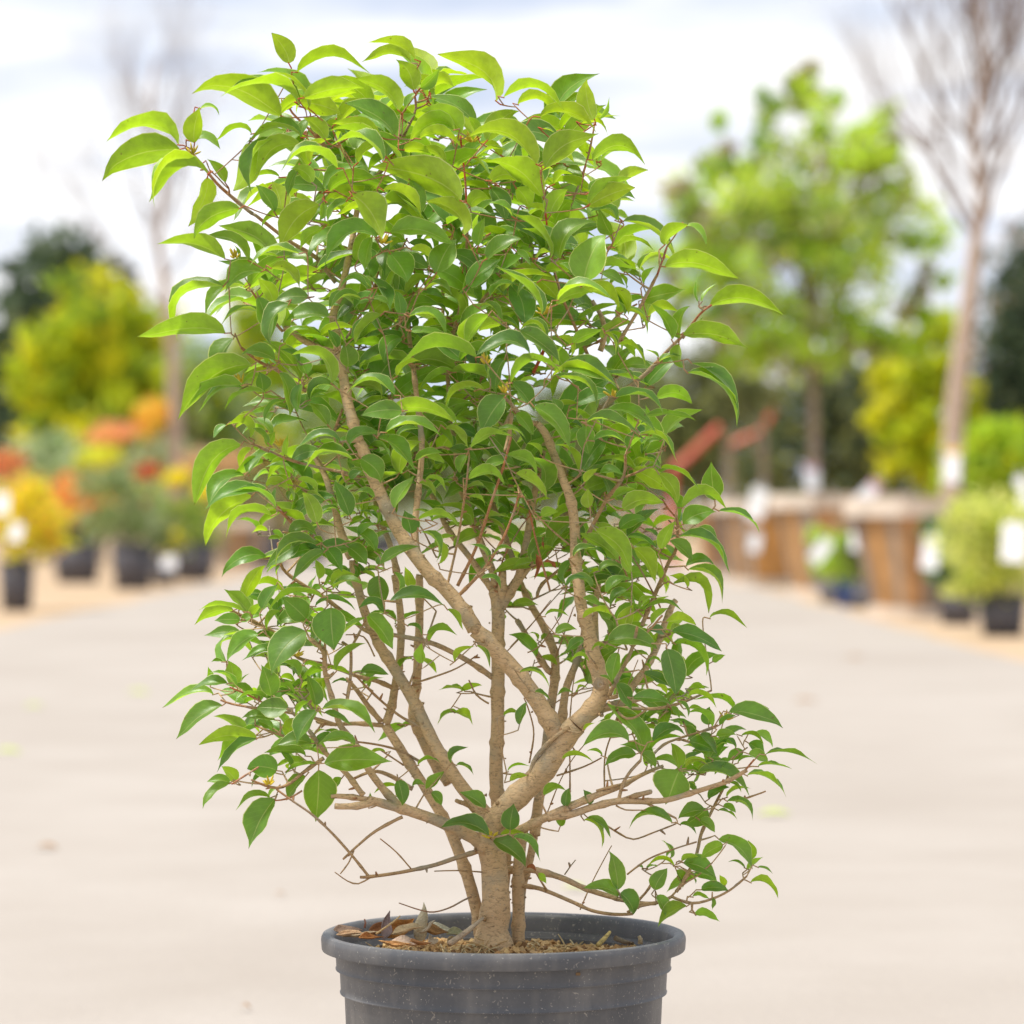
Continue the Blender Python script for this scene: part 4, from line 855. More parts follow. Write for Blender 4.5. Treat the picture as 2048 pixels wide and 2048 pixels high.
800 1620 880 1730 50 25 76;990 1600 1060 1490 60 20 64;1100 1470 950 1475 -10 36 42;1110 1490 1150 1590 50 20 56;1150 1450 1325 1530 50 26 56;1140 1440 1230 1420 -50 32 46;1005 1630 1050 1740 50 15 68;1170 1690 1010 1800 -50 26 50
1210 1730 1345 1775 -50 26 46;1250 1600 1395 1600 50 26 46;1380 1580 1350 1520 -60 12 56;1310 1640 1310 1710 50 5 46;1200 1640 1290 1650 -40 22 40;1520 1560 1670 1640 -20 32 44;1500 1490 1590 1420 -50 12 38;1490 1480 1400 1445 20 22 30
1560 1475 1640 1510 30 16 28;1530 1430 1510 1330 -60 5 56;1345 1320 1520 1480 40 26 44;1370 1350 1250 1420 -60 12 56;1240 1215 1320 1280 50 32 62;1130 1240 1220 1290 30 22 38;1090 1230 850 1250 20 32 35;600 1215 700 1360 10 32 38
620 1200 740 1310 40 26 30;470 1250 500 1170 60 5 62;500 1140 515 1040 60 10 56;630 1130 600 1050 40 12 72;850 780 600 800 40 32 48;890 850 720 910 50 32 44;920 840 730 590 40 22 42;980 780 1160 740 40 36 44
920 850 1000 920 50 20 66;1120 930 1090 790 -50 16 56;1130 940 1060 1120 75 5 100;1230 950 1515 1075 30 23 38;1500 970 1720 1075 0 22 34;1560 920 1745 930 0 12 24;1600 855 1880 900 -10 16 20;1400 620 1700 690 50 18 36
1290 690 1290 590 60 10 76;1310 700 1180 620 -30 32 46;1180 780 1330 840 60 16 48;1330 750 1440 740 50 22 46;1240 740 1330 850 40 12 46;1480 830 1390 890 60 12 56;1470 750 1590 790 -20 26 38;1540 740 1640 810 40 26 46
1510 790 1600 850 50 5 80;1330 810 1430 800 20 22 38;1510 850 1620 890 50 20 56;1160 930 1290 910 -10 32 38;1290 1100 1400 1030 40 12 46;1270 1160 1120 1200 50 20 56;1280 1150 1160 1240 60 -10 64;1390 1090 1520 1040 -10 22 42
1390 1110 1535 1210 20 32 42;1340 1160 1450 1215 0 16 28;1370 1140 1440 1170 50 22 56;1060 270 1110 515 65 5 52;790 290 755 450 55 10 54;780 460 860 600 55 10 56;245 400 410 480 10 32 30;245 690 280 560 50 5 46
160 640 250 630 -20 22 56;330 510 410 550 20 16 46;180 950 305 920 -10 26 30;190 1000 290 970 -50 26 46;380 1080 500 1050 -40 32 56;480 880 650 890 -30 22 28;600 720 660 680 -30 10 46;870 540 1080 570 50 16 38
1080 590 1130 650 50 12 50;930 400 1080 480 50 12 38;1000 470 1060 520 -40 22 56;1190 490 1270 490 -50 42 56;1170 540 1330 590 -20 32 38;1180 600 1260 600 -50 22 38;1410 880 1330 960 40 20 44;1440 820 1370 760 30 18 44
1290 870 1200 830 40 20 46;1400 1010 1470 1060 -30 20 40;1220 1060 1150 1010 40 16 46;1350 690 1440 640 40 18 40;1120 560 1180 640 30 20 40;760 470 690 420 35 20 40;700 860 620 830 -30 20 38;1450 900 1540 870 -20 20 40
"""}
OLD = np.array((.56, .39, .22)); MIDC = np.array((.40, .26, .13)); RED_ = np.array((.46, .085, .035))
def barkcol(a):
    return tuple(OLD + (MIDC - OLD) * min(a / .4, 1)) if a < .4 else tuple(MIDC + (RED_ - MIDC) * (a - .4) / .6)
shrub = empty('potted_shrub', 'leafy green shrub with arching pointed leaves and tan stems, growing in the big grey pot', 'shrub', (P(993, 1895).x, D0, .345))
SO = shrub.location.copy()
K0 = D0 / FPX                                         # metres per photo px at the pot
nodes = []; nrad = []; ncol = []                      # skeleton samples
stem_seg2d = []
for k, ln in enumerate(l for l in STEMS.strip().splitlines()):
    t, rr, dz, z0, age, pts = ln.split('|')
    pp = [T(t, *map(float, q.split(','))) for q in pts.split()]
    r0, r1 = map(float, rr.split()); dz = float(dz)
    if z0 == '*' or k > 1:
        d = [(math.hypot(pp[0][0] - a, pp[0][1] - b), z) for a, b, z, _ in stem_seg2d]
        dm = min(d)
        zs = dm[1] if (z0 == '*' or dm[0] < 14) else float(z0)
        if z0 != '*' and dm[0] < 14 and abs(float(z0)) > 3: zs = float(z0) * .6 + dm[1] * .4
    else: zs = float(z0)
    n = len(pp); P3 = []; 
    for i, (x, y) in enumerate(pp):
        u = i / (n - 1); z = zs + dz * u + (0 if i in (0,) else R.uniform(-.35, .35))
        P3.append(P(x, y, z)); 
    rads = [(r0 + (r1 - r0) * i / (n - 1)) * K0 for i in range(n)]
    if k == 0: rads[0] *= 1.7; rads[1] *= 1.28; rads[2] *= 1.04
    if k > 1 and r0 > 6: rads[0] *= 1.05
    sp, sr = smooth_path(P3, rads, max(.006, r0 * K0 * .7))
    # slight bends and swollen nodes
    for i in range(1, len(sp) - 1):
        j = noise.noise_vector(sp[i] * 14 + Vector((k, 0, 0))); sp[i] = sp[i] + j * min(.0022, sr[i] * .6)
    step_nodes = max(4, int(.045 / max((sp[1] - sp[0]).length, 1e-4)))
    for i in range(3, len(sr) - 1, step_nodes):
        sr[i] *= 1.22 if sr[i] < .012 else 1.10
    mb = MB(); a0 = float(age); m_ = len(sp)
    cols = [barkcol(min(1, a0 + .25 * (i / m_) * (r1 < 5))) for i in range(m_)]
    tube(mb, [q - SO for q in sp], sr, 16 if r0 > 12 else (9 if r0 > 5 else 6), cols, rough=.06)
    # short dry stubs / buds on the stem
    if r0 < 12:
        for i in range(2, m_ - 1, max(3, step_nodes)):
            if R.random() < .5: continue
            d = (sp[i + 1] - sp[i]).normalized() if i + 1 < m_ else Vector((0, 0, 1)); sd = d.orthogonal(); sd.rotate(Matrix.Rotation(R.uniform(0, 6.28), 3, d)); sd = (sd + d * .5).normalized()
            l_ = R.uniform(.003, .009); q = sp[i] - SO
            tube(mb, [q, q + sd * (sr[i] + l_ * .5), q + sd * (sr[i] + l_)], [.0016, .0013, .0007], 4, barkcol(.55))
    else:
        for _ in range(int(m_ * .35)):
            i = R.randint(2, m_ - 2); d = (sp[i + 1] - sp[i]).normalized(); sd = d.orthogonal(); sd.rotate(Matrix.Rotation(R.uniform(0, 6.28), 3, d)); q = sp[i] - SO + sd * sr[i] * .9
            tube(mb, [q, q + sd * sr[i] * .18], [sr[i] * R.uniform(.12, .28), sr[i] * .07], 7, barkcol(.3), rough=.2)
    nm = 'trunk' if k == 0 else ('branch' if r0 >= 3 else 'twig')
    o = mb.build(nm, M_bark, shrub, True)
    for i in range(0, m_, 1 if r0 < 8 else 2):
        nodes.append(sp[i][:]); nrad.append(sr[i]); stem_seg2d.append((CX + sp[i].x / sp[i].y * FPX, HOR - (sp[i].z - CAMZ) / sp[i].y * FPX, (D0 - sp[i].y) * 100, k))
# visible cut scar rings where side branches were pruned
for (t, x, y, z, r) in (('F', 690, 465, 10, 11), ('F', 0, 165, 9, 7)):
    c = P(*T(t, x, y), z) - SO; mb = MB()
    for j in range(3): 
        ring = [c + Vector((math.cos(a) * r * K0 * (1 - .3 * j), -.004 * j, math.sin(a) * r * K0 * (1 - .3 * j))) for a in [q * math.pi / 6 for q in range(13)]]
        tube(mb, ring, [.0016] * 13, 5, barkcol(.3), cap=False)
    mb.build('pruning_scar', M_bark, shrub, True)

TT = [0, .05, .13, .25, .38, .5, .62, .75, .86, .94, 1.0]
HW = [.03, .38, .70, .94, 1.0, .96, .82, .56, .29, .115, .01]
NS = len(TT)
FACES = [(i * 5 + j, i * 5 + j + 1, (i + 1) * 5 + j + 1, (i + 1) * 5 + j) for i in range(NS - 1) for j in range(4)]
LUV = np.array([(TT[i], j / 4) for i in range(NS) for j in range(5)])
def leaf_geo(B, Tp, n, side_arch, arch, w, fold, rs, amp=1.0):
    """returns (55,3) points; n: blade normal; side_arch: direction in which the rib bows"""
    c = Tp - B; Ln = c.length; u = c / Ln
    n = (n - u * n.dot(u)).normalized(); sa = (side_arch - u * side_arch.dot(u))
    sa = sa.normalized() if sa.length > 1e-5 else n
    skew = rs.uniform(.68, 1.1); tw = rs.uniform(-.28, .28) * amp; ph = rs.uniform(0, 6.28); wav = rs.uniform(.01, .045) * amp; tipc = rs.uniform(-.06, .13); pw = rs.uniform(.8, 1.4); asy = rs.uniform(-.12, .12)
    pts = []; rib = []
    for t in TT:
        g = math.sin(math.pi * t ** skew)
        rib.append(B + u * Ln * t + sa * (arch * Ln * g) - u * (tipc * Ln * max(0, t - .8) * 1.5) - sa * (tipc * Ln * max(0, t - .82) * 3.2))
    for i, t in enumerate(TT):
        tg = (rib[min(i + 1, NS - 1)] - rib[max(i - 1, 0)]).normalized()
        nn = (n - tg * n.dot(tg)); nn = nn.normalized() if nn.length > .15 else n
        if nn.dot(n) < 0: nn = -nn
        s = tg.cross(nn).normalized()
        a = tw * (t - .35); nn2 = nn * math.cos(a) + s * math.sin(a); s2 = tg.cross(nn2).normalized()
        fo = fold * (1.15 - .45 * t)
        h = HW[i] ** pw * w * Ln * .5
        for j, v in enumerate((-1, -.5, 0, .5, 1)):
            av = abs(v); wy = wav * Ln * math.sin(t * 11 + ph + v * 1.3) * av * av * (1 if i < NS - 2 else 0) * HW[i]
            pts.append(rib[i] + s2 * (h * v * (1 + asy * (1 if v > 0 else -1)) * math.cos(fo)) + nn2 * (h * (av ** 1.25) * math.sin(fo) + wy))
    return pts
def leaf_spec(px, py, tx, ty, face, arch, w, z, rs, yaw=None):
    dx, dz = tx - px, -(ty - py); Lp = math.hypot(dx, dz)
    up = Vector((-dz, 0, dx)) if dx > 0 else Vector((dz, 0, -dx))
    if abs(dx) < .12 * Lp: up = Vector((-dz, 0, dx)) if (dx * -1 + .01) > 0 else Vector((dz, 0, -dx))
    up.normalize()
    if arch < 0: up = -up; arch = -arch
    a = rad(face); camv = Vector((0, -1, 0))
    n = up * math.cos(a) + camv * math.sin(a)
    y_ = rs.uniform(-.28, .28) if yaw is None else yaw
    B = P(px, py, z); Tp = P(tx, ty, z + y_ * Lp * K0 * 100)
    sa = up * 1.0 + camv * math.sin(a) * .55
    return B, Tp, n, sa, arch / 115., w / 100. * (1.04 if abs(face) < 50 else 1.0), rad(36 if abs(face) < 36 else (26 if abs(face) < 58 else 15)), Lp

# crown extent: half width and centre by height, for the depth of each leaf
def crown(py):
    ys = [60, 200, 400, 600, 800, 1000, 1200, 1400, 1550, 1700, 1800]
    cx = [800, 790, 840, 860, 880, 900, 900, 930, 960, 1150, 1300]
    hw = [330, 520, 540, 560, 540, 520, 530, 560, 540, 420, 250]
    return np.interp(py, ys, cx), np.interp(py, ys, hw)
lf = []
rl = random.Random(3)
for t, txt in LEAVES.items():
    for it in txt.replace('\n', ';').split(';'):
        if not it.strip(): continue
        bx, by, tx, ty, fa, ar, wd = map(float, it.split())
        b = T(t, bx, by); e = T(t, tx, ty); c, h = crown(b[1]); u = min(1, abs(b[0] - c) / h)
        zmax = (22 if b[1] < 1050 else 15) * math.sqrt(max(0.02, 1 - u * u)) if b[1] < 1500 else 8
        big = math.hypot(e[0] - b[0], e[1] - b[1])
        z = zmax * (.35 + .5 * min(1, big / 110) * rl.uniform(.75, 1.15)) + rl.uniform(-2, 1.5)
        if abs(fa) > 44: ar *= .6
        if t in 'EF': ar *= .8; wd *= 1.14; e = (b[0] + (e[0] - b[0]) * 1.05, b[1] + (e[1] - b[1]) * 1.05)
        lf.append([b[0], b[1], e[0], e[1], fa, ar, wd, z, 1])
# untraced leaves in opposite pairs: the inside and the back of the crown
REG = [  # centre x, y, rx, ry, pairs, length, zlo, zhi
    (760, 330, 230, 170, 62, 88, -20, 7), (1060, 400, 190, 190, 46, 88, -20, 6), (700, 620, 220, 170, 52, 80, -20, 5), (1000, 640, 240, 170, 58, 80, -20, 5), (1240, 640, 90, 120, 8, 75, -12, 3),
    (620, 870, 160, 140, 26, 74, -16, 6), (960, 850, 230, 130, 42, 76, -18, 1), (1230, 880, 130, 140, 26, 70, -14, 6), (1230, 1100, 130, 140, 42, 62, -16, 2), (1000, 1060, 140, 110, 14, 58, -16, -4), (760, 970, 150, 90, 20, 64, -14, 3), (960, 980, 170, 90, 18, 60, -16, 0), (1130, 960, 110, 110, 14, 62, -10, 7), (720, 1180, 110, 90, 9, 50, -12, 2), (1100, 1230, 120, 120, 12, 50, -14, 1),
    (640, 1090, 130, 100, 18, 64, -12, 5), (560, 1300, 120, 120, 22, 56, -10, 5), (550, 1470, 90, 90, 13, 54, -8, 4), (1270, 1350, 130, 120, 20, 56, -13, 2), (1370, 1470, 110, 100, 20, 52, -9, 4), (860, 1340, 150, 130, 5, 44, -12, -6), (1370, 1710, 90, 70, 4, 42, -6, 2)]
for cx, cy, rx, ry, n, Ls, z0, z1 in REG:
    for _ in range(int(n * (1.3 if cy < 900 else 1.2))):
        a = rl.uniform(0, 6.28); q = rl.random() ** .6; x = cx + rx * q * math.cos(a); y = cy + ry * q * math.sin(a); z = rl.uniform(z0, z1)
        az = rl.uniform(0, math.pi)
        for s in (1, -1):
            l_ = Ls * rl.uniform(.85, 1.5); dxx = s * math.cos(az) * l_; dy = s * math.sin(az) * l_; drop = (rl.uniform(-.45, .7) if rl.random() < .72 else rl.uniform(-1.1, -.3)) * l_
            pl = math.hypot(dxx, drop)
            if pl < .3 * l_: dxx = s * .4 * l_
            fa = rl.uniform(-60, 70) if abs(drop) < .5 * l_ else rl.uniform(20, 75) * rl.choice((1, 1, -1))
            lf.append([x + s * 4, y, x + dxx, y + drop, fa, rl.uniform(3, 27), rl.uniform(33, 48), z, 0, -dy / max(l_, 1)])
# twigs: each leaf base is joined to the nearest wood below it
NP = np.array(nodes); NRd = np.array(nrad)
tw = MB()
bases = [P(l[0], l[1], l[7]) for l in lf]
dist0 = [float(np.min(np.linalg.norm(NP - np.array(b), axis=1))) for b in bases]
order = sorted(range(len(lf)), key=lambda i: dist0[i])
NPl = [tuple(x) for x in NP]; cap_ = len(NP) + len(lf) * 12
ARR = np.zeros((cap_, 3)); ARR[:len(NP)] = NP; RA = np.zeros(cap_); RA[:len(NP)] = NRd; cnt = len(NP)
for i in order:
    l = lf[i]; Bv = bases[i]; Tv = P(l[2], l[3], l[7]); u = (Tv - Bv).normalized()
    q = Bv - u * .006                                  # the leaf stalk comes in along the leaf axis
    A_ = ARR[:cnt]; d = A_ - np.array(q); ds = np.linalg.norm(d, axis=1)
    cost = ds + .9 * np.maximum(0, d[:, 2] + .004) + np.where(ds < .004, .01, 0)
    j = int(np.argmin(cost)); S = Vector(A_[j]); ln_ = (q - S).length
    if ln_ < .002: continue
    ctrl = S + (q - S) * .5 + Vector((0, 0, -.05 * ln_)) + Vector((rl.uniform(-1, 1), rl.uniform(-1, 1), 0)) * ln_ * .04
    m_ = max(5, min(12, int(ln_ / .008) + 3)); path = []
    for k in range(m_):
        t = k / (m_ - 1)
        if ln_ < .05: path.append(S * (1 - t) ** 2 + ctrl * 2 * t * (1 - t) + q * t * t); continue
        c2 = q - u * min(.006, ln_ * .28); path.append(S * (1 - t) ** 3 + (S + (ctrl - S) * .7) * 3 * t * (1 - t) ** 2 + c2 * 3 * t * t * (1 - t) + q * t ** 3)
    r0 = min(RA[j] * .8, .0011 + ln_ * .012, .0028); rr = [r0 + (.00085 - r0) * k / (m_ - 1) for k in range(m_)]
    young = np.interp(Bv.z, (.55, 1.05, 1.35), (.2, .45, .95))
    cl = [barkcol(min(1, young * (.5 + .6 * k / m_))) for k in range(m_)]
    path.append(Bv + u * .0015); rr.append(.0007); cl.append(barkcol(min(1, young + .25)))
    tube(tw, [p - SO for p in path], rr, 5, cl, cap=False)
    for k in range(m_ - 1):
        if cnt < cap_: ARR[cnt] = path[k]; RA[cnt] = rr[k]; cnt += 1
o = tw.build('leaf_stalks', M_bark, shrub, True); o['kind'] = 'stuff'

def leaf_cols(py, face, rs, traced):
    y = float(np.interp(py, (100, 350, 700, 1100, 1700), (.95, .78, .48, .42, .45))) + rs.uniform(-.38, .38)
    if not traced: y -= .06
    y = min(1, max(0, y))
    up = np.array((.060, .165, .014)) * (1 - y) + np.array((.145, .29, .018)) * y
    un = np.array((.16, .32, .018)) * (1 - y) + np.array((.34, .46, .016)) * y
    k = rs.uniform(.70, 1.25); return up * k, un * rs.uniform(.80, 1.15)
def write_leaf_mesh(name, P_, n, ups, uns):
    me = bpy.data.meshes.new(name); nv = 55 * n; F = np.array(FACES)
    me.vertices.add(nv); me.vertices.foreach_set('co', np.asarray(P_, np.float32).ravel())
    idx = (F[None] + (np.arange(n) * 55)[:, None, None]).ravel(); nf = len(FACES) * n
    me.loops.add(len(idx)); me.loops.foreach_set('vertex_index', idx); me.polygons.add(nf)
    me.polygons.foreach_set('loop_start', np.arange(0, nf * 4, 4)); me.polygons.foreach_set('loop_total', np.full(nf, 4)); me.update()
    uvl = me.uv_layers.new(name='UVMap'); uvl.data.foreach_set('uv', LUV[idx % 55].astype(np.float32).ravel())
    setcol(me, np.repeat(ups, 55, 0)); setcol(me, np.repeat(uns, 55, 0), 'under')
    me.polygons.foreach_set('use_smooth', [True] * nf); return me
geo = []
for l in lf:
    spec = leaf_spec(*l[:8], rl, yaw=(max(-.9, min(.9, l[9])) if len(l) > 9 else None))
    B, Tp, n, sa, ar, wd, fo, Lp = spec
    pts = leaf_geo(B, Tp, n, sa, ar, wd, fo, rl)
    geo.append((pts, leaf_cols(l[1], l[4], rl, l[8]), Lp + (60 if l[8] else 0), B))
rank = sorted(range(len(geo)), key=lambda i: -geo[i][2])
for i in rank[:300]:
    pts, (cu, cn), _, B = geo[i]
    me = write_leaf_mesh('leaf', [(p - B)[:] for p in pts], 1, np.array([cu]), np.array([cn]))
    o = link('leaf', me, M_leaf, shrub); o.location = B - SO
rest = rank[300:]
allp = [(p - SO)[:] for i in rest for p in geo[i][0]]
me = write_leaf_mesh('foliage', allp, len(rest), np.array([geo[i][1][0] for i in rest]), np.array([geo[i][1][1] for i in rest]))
o = link('foliage', me, M_leaf, shrub); o['kind'] = 'stuff'
print('LEAVES', len(lf), 'traced', sum(l[8] for l in lf))

# yellow flower buds at shoot tips
M_bud = simple('yellow_bud', (.55, .42, .03), .5, .3, 60); 
for t, x, y, z in (('B', 800, 1600, 12), ('D', 335, 220, 17), ('D', 440, 380, 17), ('A', 650, 855, 10), ('A', 1150, 610, 9), ('A', 1700, 1350, 12), ('A', 885, 1430, 8), ('F', 1385, 665, 3), ('E', 800, 450, 8), ('E', 655, 1165, 8), ('B', 400, 650, 10), ('D', 1035, 400, 8), ('C', 750, 470, 9), ('F', 90, 1320, 4), ('C', 640, 600, 9), ('C', 860, 950, 8)):
    c = P(*T(t, x, y), z) - SO; mb = MB()
    for k in range(9):
        d = Vector((R.uniform(-1, 1), R.uniform(-.8, .8), R.uniform(.2, 1.3))).normalized(); q = c + d * .002; ll = R.uniform(.007, .013)
        tube(mb, [q, q + d * ll * .3, q + d * ll * .75, q + d * ll], [.0006, .0013, .0011, .0003], 5)
    mb.build('bud_cluster', M_bud, shrub, True)
# rusty dead leaves hanging inside the crown
M_dead = simple('dry_brown_leaf', (.30, .10, .03), .7, .3, 40, .4)
for t, bx, by, tx, ty, ar, wd in (('D', 610, 1260, 600, 1410, 10, 36), ('D', 660, 1310, 730, 1350, 20, 45), ('D', 655, 1170, 660, 1240, 10, 22), ('F', 285, 1480, 340, 1500, 25, 70)):
    b = T(t, bx, by); e = T(t, tx, ty); rs2 = random.Random(int(bx)); s_ = leaf_spec(*b, *e, 50, ar, wd, 4, rs2, 0.1)
    pts = leaf_geo(*s_[:6], rad(45), rs2, 2.5); me = write_leaf_mesh('dead_leaf', [(p - SO)[:] for p in pts], 1, np.array([(.3, .1, .03)]), np.array([(.3, .12, .04)]))
    o = link('dead_leaf', me, M_dead, shrub); o['label'] = 'dry rusty brown leaf'
# ------------------------------------------------------------------ the pot, its soil and litter
def pot_material():
    m, t, o = newmat('grey_black_plastic'); l = t.links.new
    tcn = N(t, 'ShaderNodeTexCoord'); b = N(t, 'ShaderNodeBsdfPrincipled')
    n1 = N(t, 'ShaderNodeTexNoise'); n1.inputs['Scale'].default_value = 9; n1.inputs['Detail'].default_value = 7; n1.inputs['Roughness'].default_value = .65
    n2 = N(t, 'ShaderNodeTexNoise'); n2.inputs['Scale'].default_value = 260; n2.inputs['Detail'].default_value = 3
    mp = N(t, 'ShaderNodeMapping'); mp.inputs['Scale'].default_value = (1, 1, .12); n3 = N(t, 'ShaderNodeTexNoise'); n3.inputs['Scale'].default_value = 45; n3.inputs['Detail'].default_value = 5
    l(tcn.outputs['Object'], mp.inputs['Vector']); l(mp.outputs[0], n3.inputs['Vector'])
    for n in (n1, n2): l(tcn.outputs['Object'], n.inputs['Vector'])
    vo = N(t, 'ShaderNodeTexVoronoi'); vo.inputs['Scale'].default_value = 210; vo.inputs['Randomness'].default_value = 1; l(tcn.outputs['Object'], vo.inputs['Vector'])
    dust = N(t, 'ShaderNodeMapRange'); dust.inputs['From Min'].default_value = .42; dust.inputs['From Max'].default_value = .72; dust.inputs['To Max'].default_value = .42; l(n1.outputs['Fac'], dust.inputs['Value'])
    stk = N(t, 'ShaderNodeMapRange'); stk.inputs['From Min'].default_value = .5; stk.inputs['From Max'].default_value = .75; stk.inputs['To Max'].default_value = .22; l(n3.outputs['Fac'], stk.inputs['Value'])
    ad = N(t, 'ShaderNodeMath', operation='ADD'); l(dust.outputs[0], ad.inputs[0]); l(stk.outputs[0], ad.inputs[1])
    c1 = N(t, 'ShaderNodeMix', data_type='RGBA'); l(ad.outputs[0], c1.inputs['Factor']); c1.inputs['A'].default_value = (.076, .079, .088, 1); c1.inputs['B'].default_value = (.27, .25, .23, 1)
    fs = N(t, 'ShaderNodeMapRange'); fs.inputs['From Min'].default_value = .16; fs.inputs['From Max'].default_value = .09; l(vo.outputs['Distance'], fs.inputs['Value'])
    pr = N(t, 'ShaderNodeMapRange'); pr.inputs['From Min'].default_value = .50; pr.inputs['From Max'].default_value = .95; pr.inputs['To Max'].default_value = .55
    sc_ = N(t, 'ShaderNodeSeparateColor'); l(vo.outputs['Color'], sc_.inputs[0]); l(sc_.outputs[0], pr.inputs['Value'])
    mu = N(t, 'ShaderNodeMath', operation='MULTIPLY'); l(fs.outputs[0], mu.inputs[0]); l(pr.outputs[0], mu.inputs[1])
    c2 = N(t, 'ShaderNodeMix', data_type='RGBA'); l(mu.outputs[0], c2.inputs['Factor']); l(c1.outputs['Result'], c2.inputs['A']); c2.inputs['B'].default_value = (.62, .58, .52, 1)
    n4 = N(t, 'ShaderNodeTexNoise'); n4.inputs['Scale'].default_value = 120; n4.inputs['Detail'].default_value = 2; n4.inputs['Distortion'].default_value = 2.5; l(tcn.outputs['Object'], n4.inputs['Vector'])
    s4 = N(t, 'ShaderNodeMapRange'); s4.inputs['From Min'].default_value = .66; s4.inputs['From Max'].default_value = .70; s4.inputs['To Max'].default_value = .5; l(n4.outputs['Fac'], s4.inputs['Value'])
    c3 = N(t, 'ShaderNodeMix', data_type='RGBA'); l(s4.outputs[0], c3.inputs['Factor']); l(c2.outputs['Result'], c3.inputs['A']); c3.inputs['B'].default_value = (.42, .38, .33, 1)
    l(c3.outputs['Result'], b.inputs['Base Color'])
    rr = N(t, 'ShaderNodeMapRange'); rr.inputs['To Min'].default_value = .30; rr.inputs['To Max'].default_value = .68; l(n1.outputs['Fac'], rr.inputs['Value']); l(rr.outputs[0], b.inputs['Roughness'])
    b.inputs['Specular IOR Level'].default_value = .45
    bp = N(t, 'ShaderNodeBump'); bp.inputs['Strength'].default_value = .25; bp.inputs['Distance'].default_value = .0008; l(n2.outputs['Fac'], bp.inputs['Height']); l(bp.outputs[0], b.inputs['Normal'])
    l(b.outputs[0], o.inputs['Surface']); return m
M_pot = pot_material()
PT = .38; PX = P(1007, 1864).x
pot = empty('plant_pot', 'large round grey black plastic nursery pot in the foreground, holding the leafy shrub', 'pot', (PX, D0, 0))
ROUT = .2095
def lobj(name, prof, parent, seg=128, wob=0.0):
    v = []; f = []                                       # separate strips where the profile turns sharply, so the ridges stay crisp
    st = [[prof[0]]]
    for i in range(1, len(prof)):
        st[-1].append(prof[i])
        if i < len(prof) - 1:
            a = Vector((prof[i][0] - prof[i - 1][0], prof[i][1] - prof[i - 1][1])); b = Vector((prof[i + 1][0] - prof[i][0], prof[i + 1][1] - prof[i][1]))
            if a.length and b.length and a.angle(b) > rad(38): st.append([prof[i]])
    for q in st:
        v1, f1 = lathe(q, seg); o = len(v); v += v1; f += [tuple(i + o for i in t) for t in f1]
    if wob: v = [(x * (1 + wob * math.sin(2 * math.atan2(y, x) + 1)), y * (1 + wob * math.sin(2 * math.atan2(y, x) + 1)), z) for x, y, z in v]
    me = mesh(name, v, f); return link(name, me, M_pot, parent, True)
def dense(prof, k=3):
    o = []
    for (a, b), (c, d) in zip(prof, prof[1:]):
        for j in range(k): o.append((a + (c - a) * j / k, b + (d - b) * j / k))
    o.append(prof[-1]); return o
z = PT
body = [(.001, .004), (.148, .004), (.155, .0), (.162, .010), (.176, .15), (.1830, z - .0700), (.1838, z - .0690), (.1868, z - .0690), (.1882, z - .0686), (.1884, z - .0676), (.1874, z - .0660), (.1876, z - .060), (.1886, z - .0425), (.1890, z - .0418), (.1918, z - .0418), (.1932, z - .0414), (.1934, z - .0404), (.1924, z - .0388), (.1927, z - .033), (.1938, z - .020), (.1938, z - .016)]
lobj('body', body, pot)
rim = [(.1938, z - .0175), (.2065, z - .0195), (.2085, z - .0193), (.2092, z - .018), (.2100, z - .008), (.2096, z - .0045), (.2080, z - .0012), (.2050, z), (.2000, z - .0006), (.1965, z - .003), (.1948, z - .008), (.1930, z - .022)]
lobj('rim', rim, pot)
inner = [(.1930, z - .022), (.1908, z - .0225), (.1885, z - .0285), (.1868, z - .0290), (.1862, z - .040), (.1800, z - .07), (.176, z - .10)]
lobj('inner_wall', inner, pot)
# small drip hole mark under the rim
mb = MB(); c = P(1157, 1944, 20); c = Vector((c.x - PX, -.1945, z - .026)); a_ = math.asin(min(1, c.x / .195)); c.y = -.1934 * math.cos(a_)
mb.box((-.0025, -.0012, -.0016), (.0025, .001, .0016), Matrix.Translation(c)); mb.build('moulding_mark', simple('rust_mark', (.16, .10, .05), .7, .3, 60), pot)

M_soil2 = simple('potting_soil', (.26, .15, .075), .95, .45, 60, 1.0, detail=8)
v = []; f = []; nr, na = 40, 96
def soil_h(x, y):
    d = math.hypot(x - (SO.x - PX), y); return PT - .036 + .020 * math.exp(-(d / .055) ** 2) + .006 * noise.noise(Vector((x * 18, y * 18, 1))) + .003 * noise.noise(Vector((x * 70, y * 70, 2)))
for i in range(nr + 1):
    r = .1866 * i / nr
    for k in range(na):
        a = 2 * math.pi * k / na; x, y = r * math.cos(a), r * math.sin(a); v.append((x, y, soil_h(x, y)))
for i in range(nr):
    for k in range(na):
        a = i * na + k; b = i * na + (k + 1) % na; f.append((a, b, b + na, a + na))
so_ = link('soil', mesh('soil', v, f), M_soil2, None, True); so_.location = (PX, D0, 0); so_['kind'] = 'stuff'; so_['label'] = 'brown potting soil filling the grey pot'
